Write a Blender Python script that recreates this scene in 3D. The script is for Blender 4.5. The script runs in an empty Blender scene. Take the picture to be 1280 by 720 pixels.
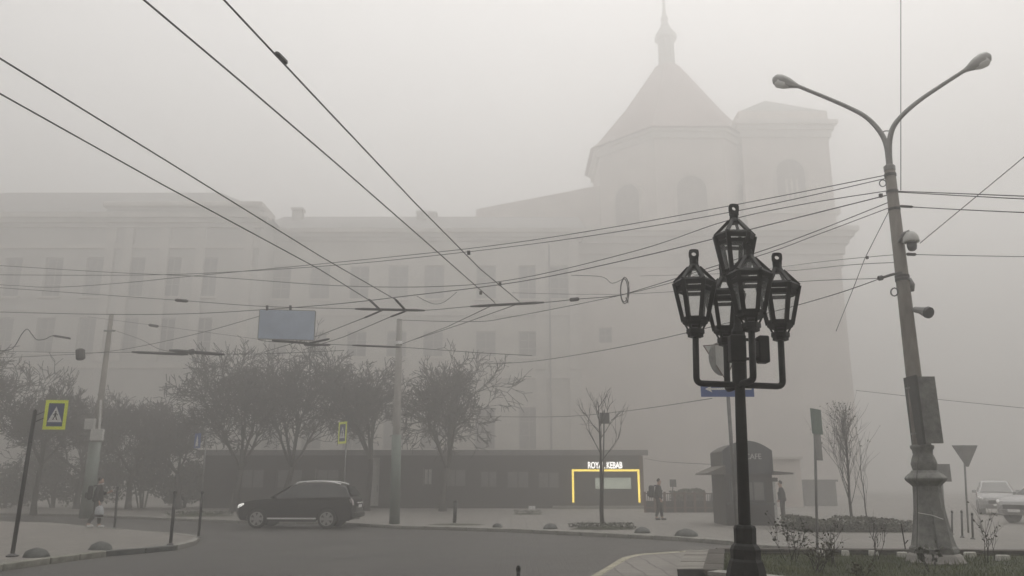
import bpy, bmesh, math, random
from mathutils import Vector, Matrix, Quaternion
R = math.radians
random.seed(7)
scene = bpy.context.scene
col = scene.collection

# ------------------------------------------------------------ camera, sky, sun, exposure
CAM_Z, FPX, PITCH = 1.65, 1000.0, R(13.77)
cam_data = bpy.data.cameras.new('camera')
cam_data.sensor_width = 36.0
cam_data.lens = 36.0 * FPX / 1280.0
cam_data.clip_start, cam_data.clip_end = 0.05, 2000
cam = bpy.data.objects.new('camera', cam_data)
col.objects.link(cam)
cam.location = (0, 0, CAM_Z)
cam.rotation_euler = (R(90) + PITCH, 0, 0)
scene.camera = cam

SUN_EL, SUN_AZ = R(78), R(50)          # azimuth from +Y towards +X
world = bpy.data.worlds.new('World'); scene.world = world; world.use_nodes = True
nt = world.node_tree; nt.nodes.clear()
sky = nt.nodes.new('ShaderNodeTexSky'); sky.sky_type = 'NISHITA'; sky.sun_disc = False
sky.sun_elevation = SUN_EL; sky.sun_rotation = SUN_AZ
sky.air_density = 1.0; sky.dust_density = 2.0; sky.ozone_density = 1.0
hs = nt.nodes.new('ShaderNodeHueSaturation'); hs.inputs['Saturation'].default_value = 0.12
tint = nt.nodes.new('ShaderNodeMixRGB'); tint.blend_type = 'MULTIPLY'; tint.inputs[0].default_value = 1
tint.inputs[2].default_value = (1.0, 0.977, 0.947, 1)
bg = nt.nodes.new('ShaderNodeBackground'); bg.inputs['Strength'].default_value = 0.15
wo = nt.nodes.new('ShaderNodeOutputWorld')
nt.links.new(sky.outputs[0], hs.inputs['Color']); nt.links.new(hs.outputs[0], tint.inputs[1])
nt.links.new(tint.outputs[0], bg.inputs['Color']); nt.links.new(bg.outputs[0], wo.inputs['Surface'])

sun_data = bpy.data.lights.new('sun', 'SUN'); sun_data.energy = 0.5; sun_data.angle = R(40)
sun_data.color = (1.0, 0.95, 0.9)
sun = bpy.data.objects.new('sun', sun_data); col.objects.link(sun)
sun_dir = Vector((math.sin(SUN_AZ) * math.cos(SUN_EL), math.cos(SUN_AZ) * math.cos(SUN_EL), math.sin(SUN_EL)))
sun.rotation_euler = sun_dir.to_track_quat('Z', 'Y').to_euler()
sun.location = (0, 0, 90)

vs = scene.view_settings
vs.view_transform = 'Standard'; vs.look = 'None'; vs.gamma = 1.0; vs.use_curve_mapping = False
vs.exposure = 1.12
HAZE_DENSITY = 0.0135
scene.render.engine = 'CYCLES'
cy = scene.cycles
cy.use_denoising = True
cy.max_bounces = 8; cy.diffuse_bounces = 2; cy.glossy_bounces = 2; cy.transmission_bounces = 3
cy.transparent_max_bounces = 8; cy.volume_bounces = 2
cy.caustics_reflective = False; cy.caustics_refractive = False

# ------------------------------------------------------------ measuring helpers (1280x720 photo -> metres)
SP, CP = math.sin(PITCH), math.cos(PITCH)
def ray(x, y):
    u, v = (x - 640) / FPX, (360 - y) / FPX
    return Vector((u, CP - v * SP, SP + v * CP))
def P(x, y, d):                 # point seen at photo pixel (x, y), d metres ahead
    r = ray(x, y); t = d / r.y
    return Vector((r.x * t, d, CAM_Z + r.z * t))
def PZ(x, y, z):                # point seen at photo pixel at height z
    r = ray(x, y); t = (z - CAM_Z) / r.z
    return Vector((r.x * t, r.y * t, z))
def MPX(y, d):                  # metres per photo pixel
    return d / ray(640, y).y / FPX

# ------------------------------------------------------------ mesh builder
class MB:
    def __init__(s): s.v = []; s.f = []; s.m = []
    def add(s, vs_, fs, mi=0):
        o = len(s.v); s.v.extend(Vector(p) for p in vs_)
        for f in fs: s.f.append(tuple(i + o for i in f)); s.m.append(mi)
        return s
    def box(s, c, size, rz=0, mi=0, taper=1.0):
        hx, hy, hz = size[0] / 2, size[1] / 2, size[2] / 2
        q = Matrix.Rotation(rz, 3, 'Z'); c = Vector(c); pts = []
        for z in (-1, 1):
            k = taper if z > 0 else 1
            for x, y in ((-1, -1), (1, -1), (1, 1), (-1, 1)):
                pts.append(c + q @ Vector((x * hx * k, y * hy * k, z * hz)))
        return s.add(pts, [(3, 2, 1, 0), (4, 5, 6, 7), (0, 1, 5, 4), (1, 2, 6, 5), (2, 3, 7, 6), (3, 0, 4, 7)], mi)
    def bb(s, x0, x1, y0, y1, z0, z1, mi=0):
        return s.box(((x0 + x1) / 2, (y0 + y1) / 2, (z0 + z1) / 2), (abs(x1 - x0), abs(y1 - y0), abs(z1 - z0)), 0, mi)
    def tube(s, pts, rad, n=6, cap=True, mi=0, squash=None):
        pts = [Vector(p) for p in pts]
        rr = rad if isinstance(rad, (list, tuple)) else [rad] * len(pts)
        ring = []; ref = None
        for i, p in enumerate(pts):
            a = pts[max(i - 1, 0)]; b = pts[min(i + 1, len(pts) - 1)]
            d = (b - a)
            d = d.normalized() if d.length > 1e-9 else Vector((0, 0, 1))
            if ref is None:
                ref = Vector((1, 0, 0)) if abs(d.x) < .9 else Vector((0, 1, 0))
            e1 = (ref - d * ref.dot(d)).normalized(); e2 = d.cross(e1); ref = e1
            for k in range(n):
                an = 2 * math.pi * (k + .5) / n
                ring.append(p + (e1 * math.cos(an) + e2 * math.sin(an)) * rr[i])
        fs = []
        for i in range(len(pts) - 1):
            for k in range(n):
                k2 = (k + 1) % n
                fs.append((i * n + k, i * n + k2, (i + 1) * n + k2, (i + 1) * n + k))
        if cap and n > 2:
            fs.append(tuple(range(n - 1, -1, -1))); fs.append(tuple((len(pts) - 1) * n + k for k in range(n)))
        return s.add(ring, fs, mi)
    def lathe(s, prof, c=(0, 0, 0), n=16, rot=0, mi=0):
        c = Vector(c); ring = []; fs = []
        for r_, z in prof:
            for k in range(n):
                an = 2 * math.pi * k / n + rot
                ring.append(c + Vector((r_ * math.cos(an), r_ * math.sin(an), z)))
        for i in range(len(prof) - 1):
            for k in range(n):
                k2 = (k + 1) % n
                fs.append((i * n + k, i * n + k2, (i + 1) * n + k2, (i + 1) * n + k))
        fs.append(tuple(range(n - 1, -1, -1))); fs.append(tuple((len(prof) - 1) * n + k for k in range(n)))
        return s.add(ring, fs, mi)
    def prism(s, poly, z0, z1, mi=0):
        n = len(poly)
        area = sum(poly[i][0] * poly[(i + 1) % n][1] - poly[(i + 1) % n][0] * poly[i][1] for i in range(n))
        if area < 0: poly = poly[::-1]
        pts = [(p[0], p[1], z0) for p in poly] + [(p[0], p[1], z1) for p in poly]
        fs = [tuple(range(n - 1, -1, -1)), tuple(range(n, 2 * n))]
        fs += [(i, (i + 1) % n, n + (i + 1) % n, n + i) for i in range(n)]
        return s.add(pts, fs, mi)
    def extr(s, poly, y0, y1, mi=0):        # polygon in x,z extruded along y
        n = len(poly)
        area = sum(poly[i][0] * poly[(i + 1) % n][1] - poly[(i + 1) % n][0] * poly[i][1] for i in range(n))
        if area < 0: poly = poly[::-1]
        pts = [(p[0], y0, p[1]) for p in poly] + [(p[0], y1, p[1]) for p in poly]
        fs = [tuple(range(n)), tuple(range(2 * n - 1, n - 1, -1))]
        fs += [(n + i, n + (i + 1) % n, (i + 1) % n, i) for i in range(n)]
        return s.add(pts, fs, mi)
    def mesh(s, name, smooth=False, shift=None):
        me = bpy.data.meshes.new(name)
        vv = [p - shift for p in s.v] if shift is not None else s.v
        me.from_pydata([tuple(p) for p in vv], [], s.f)
        if any(s.m): me.polygons.foreach_set('material_index', s.m)
        if smooth:
            me.polygons.foreach_set('use_smooth', [True] * len(me.polygons))
        me.update()
        return me

ORI = {}
def tag(o, label=None, cat=None, group=None, kind=None):
    if label: o['label'] = label
    if cat: o['category'] = cat
    if group: o['group'] = group
    if kind: o['kind'] = kind
    return o
def thing(name, label, cat, loc=(0, 0, 0), rz=0, group=None):
    o = bpy.data.objects.new(name, None); col.objects.link(o)
    o.empty_display_size = .2
    o.location = loc; o.rotation_euler = (0, 0, rz)
    ORI[o.name] = Vector(loc)
    return tag(o, label, cat, group)
def obj(name, mb, mats, parent=None, smooth=False, world=False, bevel=0):
    """one mesh object. world=True: vertices are in world metres and get shifted to the parent's origin"""
    shift = None
    if parent is None:
        xs = [p.x for p in mb.v]; ys = [p.y for p in mb.v]; zs = [p.z for p in mb.v]
        shift = Vector(((min(xs) + max(xs)) / 2, (min(ys) + max(ys)) / 2, min(zs)))
    elif world:
        q = parent
        shift = ORI[q.name]
    me = mb.mesh(name, smooth, shift)
    o = bpy.data.objects.new(name, me); col.objects.link(o)
    for m in (mats if isinstance(mats, (list, tuple)) else [mats]): me.materials.append(m)
    if parent is None:
        o.location = shift; ORI[o.name] = shift
    else:
        o.parent = parent
        ORI[o.name] = ORI[parent.name] if world else Vector((0, 0, 0))
    if bevel:
        b = o.modifiers.new('bevel', 'BEVEL'); b.width = bevel; b.segments = 2; b.limit_method = 'ANGLE'; b.angle_limit = R(40)
    return o
def linked(name, me, parent, loc=(0, 0, 0), rz=0, scale=(1, 1, 1)):
    o = bpy.data.objects.new(name, me); col.objects.link(o)
    o.parent = parent; o.location = loc; o.rotation_euler = (0, 0, rz); o.scale = scale
    return o
def copy_tree(o, parent=None):
    c = o.copy(); col.objects.link(c); c.parent = parent
    for ch in list(o.children): copy_tree(ch, c)
    return c

# ------------------------------------------------------------ materials
def mat(name, c, rough=.7, var=.15, scale=6, bump=.0, bscale=40, metal=0, c2=None, spec=.4, emit=None, detail=6, stretch=(1, 1, 1)):
    m = bpy.data.materials.new(name); m.use_nodes = True
    t = m.node_tree; N = t.nodes; b = N['Principled BSDF']
    b.inputs['Roughness'].default_value = rough; b.inputs['Metallic'].default_value = metal
    b.inputs['Specular IOR Level'].default_value = spec
    co = N.new('ShaderNodeTexCoord'); mp = N.new('ShaderNodeMapping'); mp.inputs['Scale'].default_value = stretch
    t.links.new(co.outputs['Object'], mp.inputs[0])
    n1 = N.new('ShaderNodeTexNoise'); n1.inputs['Scale'].default_value = scale; n1.inputs['Detail'].default_value = detail
    n1.inputs['Roughness'].default_value = .65
    t.links.new(mp.outputs[0], n1.inputs['Vector'])
    cr = N.new('ShaderNodeValToRGB')
    lo = [x * (1 - var) for x in c]; hi = c2 if c2 else [min(1, x * (1 + var)) for x in c]
    cr.color_ramp.elements[0].position = .32; cr.color_ramp.elements[1].position = .68
    cr.color_ramp.elements[0].color = (*lo, 1); cr.color_ramp.elements[1].color = (*hi, 1)
    t.links.new(n1.outputs['Fac'], cr.inputs[0]); t.links.new(cr.outputs[0], b.inputs['Base Color'])
    if bump:
        n2 = N.new('ShaderNodeTexNoise'); n2.inputs['Scale'].default_value = bscale; n2.inputs['Detail'].default_value = 4
        t.links.new(mp.outputs[0], n2.inputs['Vector'])
        bp = N.new('ShaderNodeBump'); bp.inputs['Strength'].default_value = bump; bp.inputs['Distance'].default_value = .02
        t.links.new(n2.outputs['Fac'], bp.inputs['Height']); t.links.new(bp.outputs[0], b.inputs['Normal'])
    if emit:
        b.inputs['Emission Color'].default_value = (*emit[0], 1); b.inputs['Emission Strength'].default_value = emit[1]
    return m
def glass(name, tint=(.5, .52, .52), rough=.12, spec=.6):
    return mat(name, tint, rough, .08, 3, spec=spec)
M = {}
M['iron'] = mat('painted_cast_iron', (.008, .0085, .0085), .55, .35, 18, .12, 90, spec=.22)
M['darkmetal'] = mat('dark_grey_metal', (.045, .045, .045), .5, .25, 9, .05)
M['steel'] = mat('galvanised_steel', (.22, .22, .215), .5, .18, 11, .05, metal=.3)
M['palegrey'] = mat('pale_grey_enamel', (.36, .36, .35), .5, .15, 9)
M['concrete'] = mat('pole_concrete', (.2, .185, .165), .9, .3, 5, .35, 30, stretch=(1, 1, .35))
M['concrete_pale'] = mat('pale_pole_concrete', (.26, .25, .235), .9, .2, 4, .3, 30, stretch=(1, 1, .3))
M['greypaint'] = mat('weathered_grey_paint', (.15, .155, .15), .75, .3, 7, .2, 40, c2=(.24, .24, .225))
M['wire'] = mat('blackened_wire', (.03, .028, .027), .6, .2, 20)
M['insul'] = mat('brown_insulator', (.022, .02, .019), .4, .3, 20)
M['kerb'] = mat('granite_kerb', (.23, .225, .205), .85, .3, 9, .4, 50, c2=(.31, .305, .28))
M['kerb_moss'] = mat('mossy_granite_kerb', (.17, .175, .13), .9, .35, 6, .4, 50, c2=(.27, .265, .235))
M['kerb_sandy'] = mat('sandy_kerb', (.3, .28, .21), .9, .3, 7, .4, 50, c2=(.4, .38, .3))
M['stone'] = mat('dark_stone', (.085, .09, .085), .85, .35, 7, .5, 30)
M['planterstone'] = mat('planter_stone', (.06, .053, .045), .9, .4, 6, .4, 30, c2=(.1, .092, .08))
M['soil'] = mat('soil', (.045, .04, .03), 1, .4, 5, .6, 25, c2=(.05, .065, .03))
M['grass'] = mat('grass_blades', (.07, .105, .03), .8, .4, 1.2, c2=(.13, .14, .06))
M['hedge'] = mat('hedge_leaves', (.05, .062, .035), .8, .4, 3, c2=(.085, .085, .05))
M['bark'] = mat('bark', (.028, .024, .021), .95, .35, 8, .5, 20)
M['twig'] = mat('twigs', (.024, .02, .018), .95, .3, 3)
M['leaf_dry'] = mat('dry_leaves', (.1, .075, .04), .85, .4, 2, c2=(.07, .08, .035))
M['leaf_dark'] = mat('dark_leaves', (.035, .04, .024), .7, .4, 3)
M['plaster'] = mat('old_cream_plaster', (.56, .535, .49), .95, .16, .35, .15, 20, detail=9)
M['plaster2'] = mat('pale_pink_plaster', (.62, .565, .525), .95, .16, .3, .15, 20, detail=9)
M['plaster3'] = mat('grey_plaster', (.5, .485, .455), .95, .16, .35, .15, 20, detail=9)
M['trim'] = mat('plaster_trim', (.55, .52, .48), .95, .15, .6)
M['roof_tin'] = mat('grey_tin_roof', (.17, .165, .16), .6, .2, .8, .1, 6)
M['roof_red'] = mat('dull_red_tin_roof', (.15, .095, .085), .6, .2, .7, .1, 6)
M['copper'] = mat('weathered_copper', (.13, .15, .135), .6, .25, 1.5)
M['winframe'] = mat('window_frame_paint', (.33, .32, .3), .7, .2, 3)
M['winpane'] = mat('sky_toned_window_glass', (.2, .2, .195), .2, .35, 1.5, spec=.5)  # pale base colour stands in for foggy sky reflected in the panes
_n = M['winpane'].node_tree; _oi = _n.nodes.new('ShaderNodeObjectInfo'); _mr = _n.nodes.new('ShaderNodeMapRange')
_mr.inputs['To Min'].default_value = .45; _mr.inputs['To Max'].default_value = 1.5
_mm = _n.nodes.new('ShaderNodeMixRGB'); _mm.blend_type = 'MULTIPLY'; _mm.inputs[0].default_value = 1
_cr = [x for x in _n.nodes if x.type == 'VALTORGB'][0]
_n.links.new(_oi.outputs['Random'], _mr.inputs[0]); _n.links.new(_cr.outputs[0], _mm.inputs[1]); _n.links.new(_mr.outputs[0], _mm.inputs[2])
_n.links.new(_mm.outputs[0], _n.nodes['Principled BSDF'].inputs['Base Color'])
M['archpane'] = mat('pale_leaded_glass', (.27, .25, .235), .3, .2, 1.5, spec=.5)  # lightened too, for the foggy sky this glass would reflect
M['shopwall'] = mat('dark_brown_cladding', (.018, .016, .014), .7, .25, 1.2, .1, 12)
M['shoptrim'] = mat('dark_fascia', (.028, .026, .024), .6, .2, 2)
M['shoppane'] = mat('shop_glass', (.17, .17, .165), .12, .3, .8, spec=.6)
M['whitepane'] = mat('pale_panel', (.5, .5, .48), .5, .1, 2)
M['brick'] = mat('brown_brick_pier', (.13, .08, .06), .9, .25, 10, .3)
M['kiosk'] = mat('kiosk_brown_paint', (.04, .036, .032), .6, .25, 2, .1)
M['kiosk_top'] = mat('kiosk_fascia_board', (.035, .04, .047), .5, .2, 3)
M['awning'] = mat('awning_cloth', (.12, .11, .1), .85, .2, 5)
M['yellow'] = mat('fluorescent_yellow_film', (.84, .92, .13), .5, .05, 5)
M['blue'] = mat('blue_sign_film', (.045, .095, .3), .4, .12, 5)
M['bluegrey'] = mat('faded_blue_sign_film', (.1, .12, .2), .45, .12, 5)
M['white'] = mat('white_sign_film', (.75, .75, .74), .5, .05, 6)
M['signback'] = mat('bare_sign_back', (.2, .2, .195), .5, .2, 5, metal=.2)
M['red'] = mat('faded_red_film', (.1, .045, .04), .5, .2, 5)
M['green'] = mat('green_sign_film', (.085, .125, .102), .5, .2, 6)
M['hangpanel'] = mat('pale_blue_grey_sheet', (.42, .49, .6), .35, .12, 1.1, c2=(.5, .58, .7))
M['carpaint'] = mat('black_car_paint', (.02, .02, .02), .22, .1, 3, spec=.5)
M['silver'] = mat('silver_car_paint', (.36, .36, .36), .3, .06, 3, spec=.5)
M['carred'] = mat('dark_red_car_paint', (.16, .06, .05), .3, .06, 3, spec=.5)
M['carglass'] = mat('tinted_car_glass', (.028, .03, .03), .08, .1, 2, spec=.7)
M['chrome'] = mat('bright_trim', (.8, .8, .79), .3, .03, 4, metal=.1)
M['tyre'] = mat('tyre_rubber', (.02, .02, .02), .85, .2, 20)
M['rim'] = mat('alloy_rim', (.38, .38, .37), .4, .08, 10, metal=.5)
M['headlamp'] = mat('lit_headlamp', (.8, .8, .78), .2, .02, 4, emit=((1, .97, .92), .35))
M['tailglass'] = mat('glint_pale_tail_lamp', (.55, .5, .5), .15, .05, 4, spec=.8)  # whitish base colour paints in the reflection on the rear lamp
M['tailred'] = mat('red_tail_lamp', (.3, .03, .025), .2, .05, 4, spec=.7)
M['led'] = mat('yellow_led_strip', (.8, .6, .1), .5, .02, 4, emit=((1.0, .74, .12), .75))
M['letters'] = mat('lit_white_letters', (.8, .8, .78), .5, .02, 4, emit=((1, .97, .92), .9))
M['letters_grey'] = mat('pale_letters', (.5, .5, .49), .5, .05, 4)
M['litpane'] = mat('lit_serving_window', (.4, .42, .38), .4, .15, 1.5, emit=((.8, .9, .72), .13))
M['skin'] = mat('skin', (.45, .3, .24), .6, .06, 20)
M['hair'] = mat('dark_hair', (.025, .02, .017), .8, .2, 60)
M['coat_black'] = mat('black_jacket', (.02, .02, .021), .85, .25, 14, .2, 60)
M['coat_dark'] = mat('charcoal_coat', (.032, .031, .032), .85, .25, 14, .2, 60)
M['trouser'] = mat('dark_green_grey_trousers', (.05, .055, .048), .9, .2, 14, .2, 60)
M['trouser_black'] = mat('black_trousers', (.028, .027, .027), .9, .2, 14, .2, 60)
M['shoe_white'] = mat('white_trainer', (.6, .6, .58), .7, .1, 20)
M['shoe_dark'] = mat('dark_shoe', (.02, .02, .02), .6, .1, 20)
M['scarf'] = mat('pale_scarf', (.45, .43, .41), .9, .2, 30)
M['bag_pale'] = mat('pale_plastic_bag', (.42, .44, .46), .6, .15, 12)
M['wood'] = mat('weathered_bench_wood', (.2, .19, .17), .8, .3, 5, .3, 40, stretch=(1, 6, 6))
M['whitestone'] = mat('white_painted_stone', (.55, .54, .5), .8, .2, 12, .3)
M['slab'] = mat('paving', (.25, .24, .222), .85, .14, .9, .2, 30, detail=9)
M['bin'] = mat('grey_green_enamel', (.16, .19, .17), .6, .15, 5)

# lantern panes: milky, lets some light through
def milky():
    m = bpy.data.materials.new('milky_lantern_glass'); m.use_nodes = True
    t = m.node_tree; N = t.nodes; b = N['Principled BSDF']; out = N['Material Output']
    b.inputs['Base Color'].default_value = (.62, .64, .63, 1); b.inputs['Roughness'].default_value = .25
    n = N.new('ShaderNodeTexNoise'); n.inputs['Scale'].default_value = 9
    co = N.new('ShaderNodeTexCoord'); t.links.new(co.outputs['Object'], n.inputs['Vector'])
    cr = N.new('ShaderNodeValToRGB'); cr.color_ramp.elements[0].color = (.86, .88, .87, 1); cr.color_ramp.elements[1].color = (.94, .96, .95, 1)
    t.links.new(n.outputs[0], cr.inputs[0]); t.links.new(cr.outputs[0], b.inputs['Base Color'])
    tl = N.new('ShaderNodeBsdfTranslucent'); t.links.new(cr.outputs[0], tl.inputs[0])
    a = N.new('ShaderNodeMixShader'); a.inputs[0].default_value = .5
    t.links.new(b.outputs[0], a.inputs[1]); t.links.new(tl.outputs[0], a.inputs[2])
    tr = N.new('ShaderNodeBsdfTransparent'); tr.inputs[0].default_value = (.985, .99, .99, 1)
    c = N.new('ShaderNodeMixShader'); c.inputs[0].default_value = .93
    t.links.new(a.outputs[0], c.inputs[1]); t.links.new(tr.outputs[0], c.inputs[2])
    t.links.new(c.outputs[0], out.inputs[0])
    return m
M['milky'] = milky()
M['opal'] = mat('opal_white_diffuser', (.86, .87, .86), .5, .04, 6)

def paved(name, c1, c2, mortar, sx, sy, bump, rough, dirt=.35, off=.5):
    m = bpy.data.materials.new(name); m.use_nodes = True
    t = m.node_tree; N = t.nodes; b = N['Principled BSDF']; L = t.links.new
    co = N.new('ShaderNodeTexCoord')
    wn = N.new('ShaderNodeTexNoise'); wn.inputs['Scale'].default_value = 1.7; L(co.outputs['Object'], wn.inputs['Vector'])
    wa = N.new('ShaderNodeMixRGB'); wa.blend_type = 'ADD'; wa.inputs[0].default_value = .12
    L(co.outputs['Object'], wa.inputs[1]); L(wn.outputs['Color'], wa.inputs[2])
    br = N.new('ShaderNodeTexBrick'); br.inputs['Scale'].default_value = 1; br.offset = off
    br.inputs['Brick Width'].default_value = sx; br.inputs['Row Height'].default_value = sy
    br.inputs['Mortar Size'].default_value = min(sx, sy) * .07; br.inputs['Mortar Smooth'].default_value = .6
    br.inputs['Color1'].default_value = (*c1, 1); br.inputs['Color2'].default_value = (*c2, 1); br.inputs['Mortar'].default_value = (*mortar, 1)
    L(wa.outputs[0], br.inputs['Vector'])
    n1 = N.new('ShaderNodeTexNoise'); n1.inputs['Scale'].default_value = .45; n1.inputs['Detail'].default_value = 9; n1.inputs['Roughness'].default_value = .7
    L(co.outputs['Object'], n1.inputs['Vector'])
    cr = N.new('ShaderNodeValToRGB'); cr.color_ramp.elements[0].position = .3; cr.color_ramp.elements[1].position = .7
    g = 1 - dirt; cr.color_ramp.elements[0].color = (g, g * .99, g * .96, 1); cr.color_ramp.elements[1].color = (1.12, 1.1, 1.08, 1)
    L(n1.outputs['Fac'], cr.inputs[0])
    mx = N.new('ShaderNodeMixRGB'); mx.blend_type = 'MULTIPLY'; mx.inputs[0].default_value = 1
    L(br.outputs['Color'], mx.inputs[1]); L(cr.outputs[0], mx.inputs[2]); L(mx.outputs[0], b.inputs['Base Color'])
    rr = N.new('ShaderNodeMapRange'); rr.inputs['To Min'].default_value = rough - .12; rr.inputs['To Max'].default_value = rough + .15
    L(n1.outputs['Fac'], rr.inputs[0]); L(rr.outputs[0], b.inputs['Roughness'])
    n2 = N.new('ShaderNodeTexNoise'); n2.inputs['Scale'].default_value = 22; L(co.outputs['Object'], n2.inputs['Vector'])
    ad = N.new('ShaderNodeMath'); ad.operation = 'MULTIPLY_ADD'; ad.inputs[1].default_value = -1.0
    L(br.outputs['Fac'], ad.inputs[0]); L(n2.outputs['Fac'], ad.inputs[2])
    bp = N.new('ShaderNodeBump'); bp.inputs['Strength'].default_value = bump; bp.inputs['Distance'].default_value = .02
    L(ad.outputs[0], bp.inputs['Height']); L(bp.outputs[0], b.inputs['Normal'])
    return m
M['road'] = paved('cobbled_road', (.042, .04, .036), (.062, .059, .053), (.028, .026, .024), .22, .14, .6, .46, .7)
M['pave'] = paved('pavement_slabs', (.155, .147, .135), (.195, .185, .17), (.1, .095, .087), .42, .42, .25, .65, .3, 0)
M['pave_far'] = paved('far_pavement_slabs', (.15, .144, .133), (.185, .177, .164), (.115, .11, .102), .6, .6, .2, .6, .3, 0)
M['earth'] = mat('outer_ground', (.16, .155, .145), .9, .2, .2, .2, 8)

# ------------------------------------------------------------ ground, road, pavements
def struct(name, mb, m, parent=None):
    o = obj(name, mb, m, parent, world=parent is not None); o['kind'] = 'structure'
    return o
struct('ground', MB().add([(-300, -120, -.06), (300, -120, -.06), (300, 380, -.06), (-300, 380, -.06)], [(0, 1, 2, 3)]), M['earth'])
struct('road', MB().add([(-120, -60, 0), (80, -60, 0), (80, 60, 0), (-120, 60, 0)], [(0, 1, 2, 3)]), M['road'])
PV = .12
far_edge = [PZ(x, y, PV) for x, y in ((-420, 643), (-200, 641.5), (0, 641.5), (110, 643), (220, 647.5), (300, 650.5), (420, 652.2), (465, 655), (505, 657.3),
            (560, 658.5), (640, 661), (760, 666.5), (850, 671), (915, 676), (960, 681.5))]
fe = [(p.x, p.y) for p in far_edge] + [(9.2, 19.0), (14, 17.6), (30, 16), (70, 15), (150, 15), (150, 140), (-150, 140), (-150, far_edge[0].y)]
far_pave = struct('far_pavement', MB().prism(fe, -.03, PV), M['pave_far'])
isl = [PZ(x, y, PV) for x, y in ((-330, 742), (-60, 715), (0, 705.5), (60, 697.5), (130, 689), (180, 685), (219, 681.5), (240, 676), (247, 670.5),
       (222, 667), (180, 664), (140, 661), (100, 657), (55, 653), (0, 652), (-200, 652), (-420, 654))]
island = struct('island_pavement', MB().prism([(p.x, p.y) for p in isl], -.03, PV), M['pave'])
near_edge = [PZ(745, 720, PV), PZ(782, 697.5, PV), PZ(800, 693.3, PV), PZ(850, 690, PV), PZ(905, 688.5, PV)]
e0 = near_edge[0]; dirn = (near_edge[0] - near_edge[1]).normalized()
ne = [(e0.x + dirn.x * 18, e0.y + dirn.y * 18)] + [(p.x, p.y) for p in near_edge] + [(9, 17.2), (14, 16), (40, 14), (60, 14), (60, -20), (-4, -20)]
near_pave = struct('near_pavement', MB().prism(ne, -.03, PV), M['pave'])

def stone_mesh(m, seed):
    mb = MB().box((0, 0, 0), (.985, .16, .19)); me = mb.mesh('kerb_stone'); me.materials.append(m)
    bm = bmesh.new(); bm.from_mesh(me)
    bmesh.ops.bevel(bm, geom=list(bm.edges), offset=.018, segments=1, affect='EDGES')
    rnd = random.Random(seed)
    for v in bm.verts: v.co += Vector((0, rnd.uniform(-.004, .004), rnd.uniform(-.005, .005)))
    bm.to_mesh(me); bm.free()
    return me
KS = [stone_mesh(M['kerb'], i) for i in range(3)]
KM = [stone_mesh(M['kerb_moss'], i) for i in range(3)]
KY = [stone_mesh(M['kerb_sandy'], i) for i in range(3)]
KD_ = [stone_mesh(M['stone'], i) for i in range(3)]
def kerb(points, parent, meshes, L=1.0, inset=.07, low=0):
    o = ORI[parent.name]
    pts = [Vector((p[0], p[1], 0)) for p in points]
    for a, b in zip(pts, pts[1:]):
        n = max(1, round((b - a).length / L)); l = (b - a).length / n; d = (b - a).normalized()
        for i in range(n):
            c = a + d * (l * (i + .5))
            s_ = linked('kerb_stone', random.choice(meshes), parent, (c.x - o.x, c.y - o.y, .037 + random.uniform(-.004, .004) - o.z - low), math.atan2(d.y, d.x) + random.uniform(-.006, .006), (l * .995, 1, 1))
kerb(far_edge[1:], far_pave, KS)
kerb([far_edge[-1], (9.2, 19.0, 0), (14, 17.6, 0), (20, 17, 0)], far_pave, KS)
kerb(isl[1:5], island, KM)
kerb(isl[4:7], island, KD_)
kerb(isl[6:15], island, KS)
kerb([(ne[0][0], ne[0][1])] + [(p.x, p.y) for p in near_edge], near_pave, KY)

# ------------------------------------------------------------ facades
def wall_face(mb, x0, x1, z0, z1, y, holes, depth=.35, mi=0):
    """wall sheet at y facing -y with rectangular openings and reveals"""
    xs = sorted({x0, x1, *[h[0] for h in holes], *[h[1] for h in holes]})
    zs = sorted({z0, z1, *[h[2] for h in holes], *[h[3] for h in holes]})
    for a, b in zip(xs, xs[1:]):
        for c, d in zip(zs, zs[1:]):
            mx, mz = (a + b) / 2, (c + d) / 2
            if any(h[0] < mx < h[1] and h[2] < mz < h[3] for h in holes): continue
            mb.add([(a, y, c), (b, y, c), (b, y, d), (a, y, d)], [(0, 1, 2, 3)], mi)
    for a, b, c, d in holes:
        Y = y + depth
        mb.add([(a, y, c), (a, Y, c), (a, Y, d), (a, y, d)], [(0, 1, 2, 3)], mi)
        mb.add([(b, y, c), (b, y, d), (b, Y, d), (b, Y, c)], [(0, 1, 2, 3)], mi)
        mb.add([(a, y, c), (b, y, c), (b, Y, c), (a, Y, c)], [(0, 1, 2, 3)], mi)
        mb.add([(a, y, d), (a, Y, d), (b, Y, d), (b, y, d)], [(0, 1, 2, 3)], mi)
    return mb
WCACHE = {}
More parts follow.
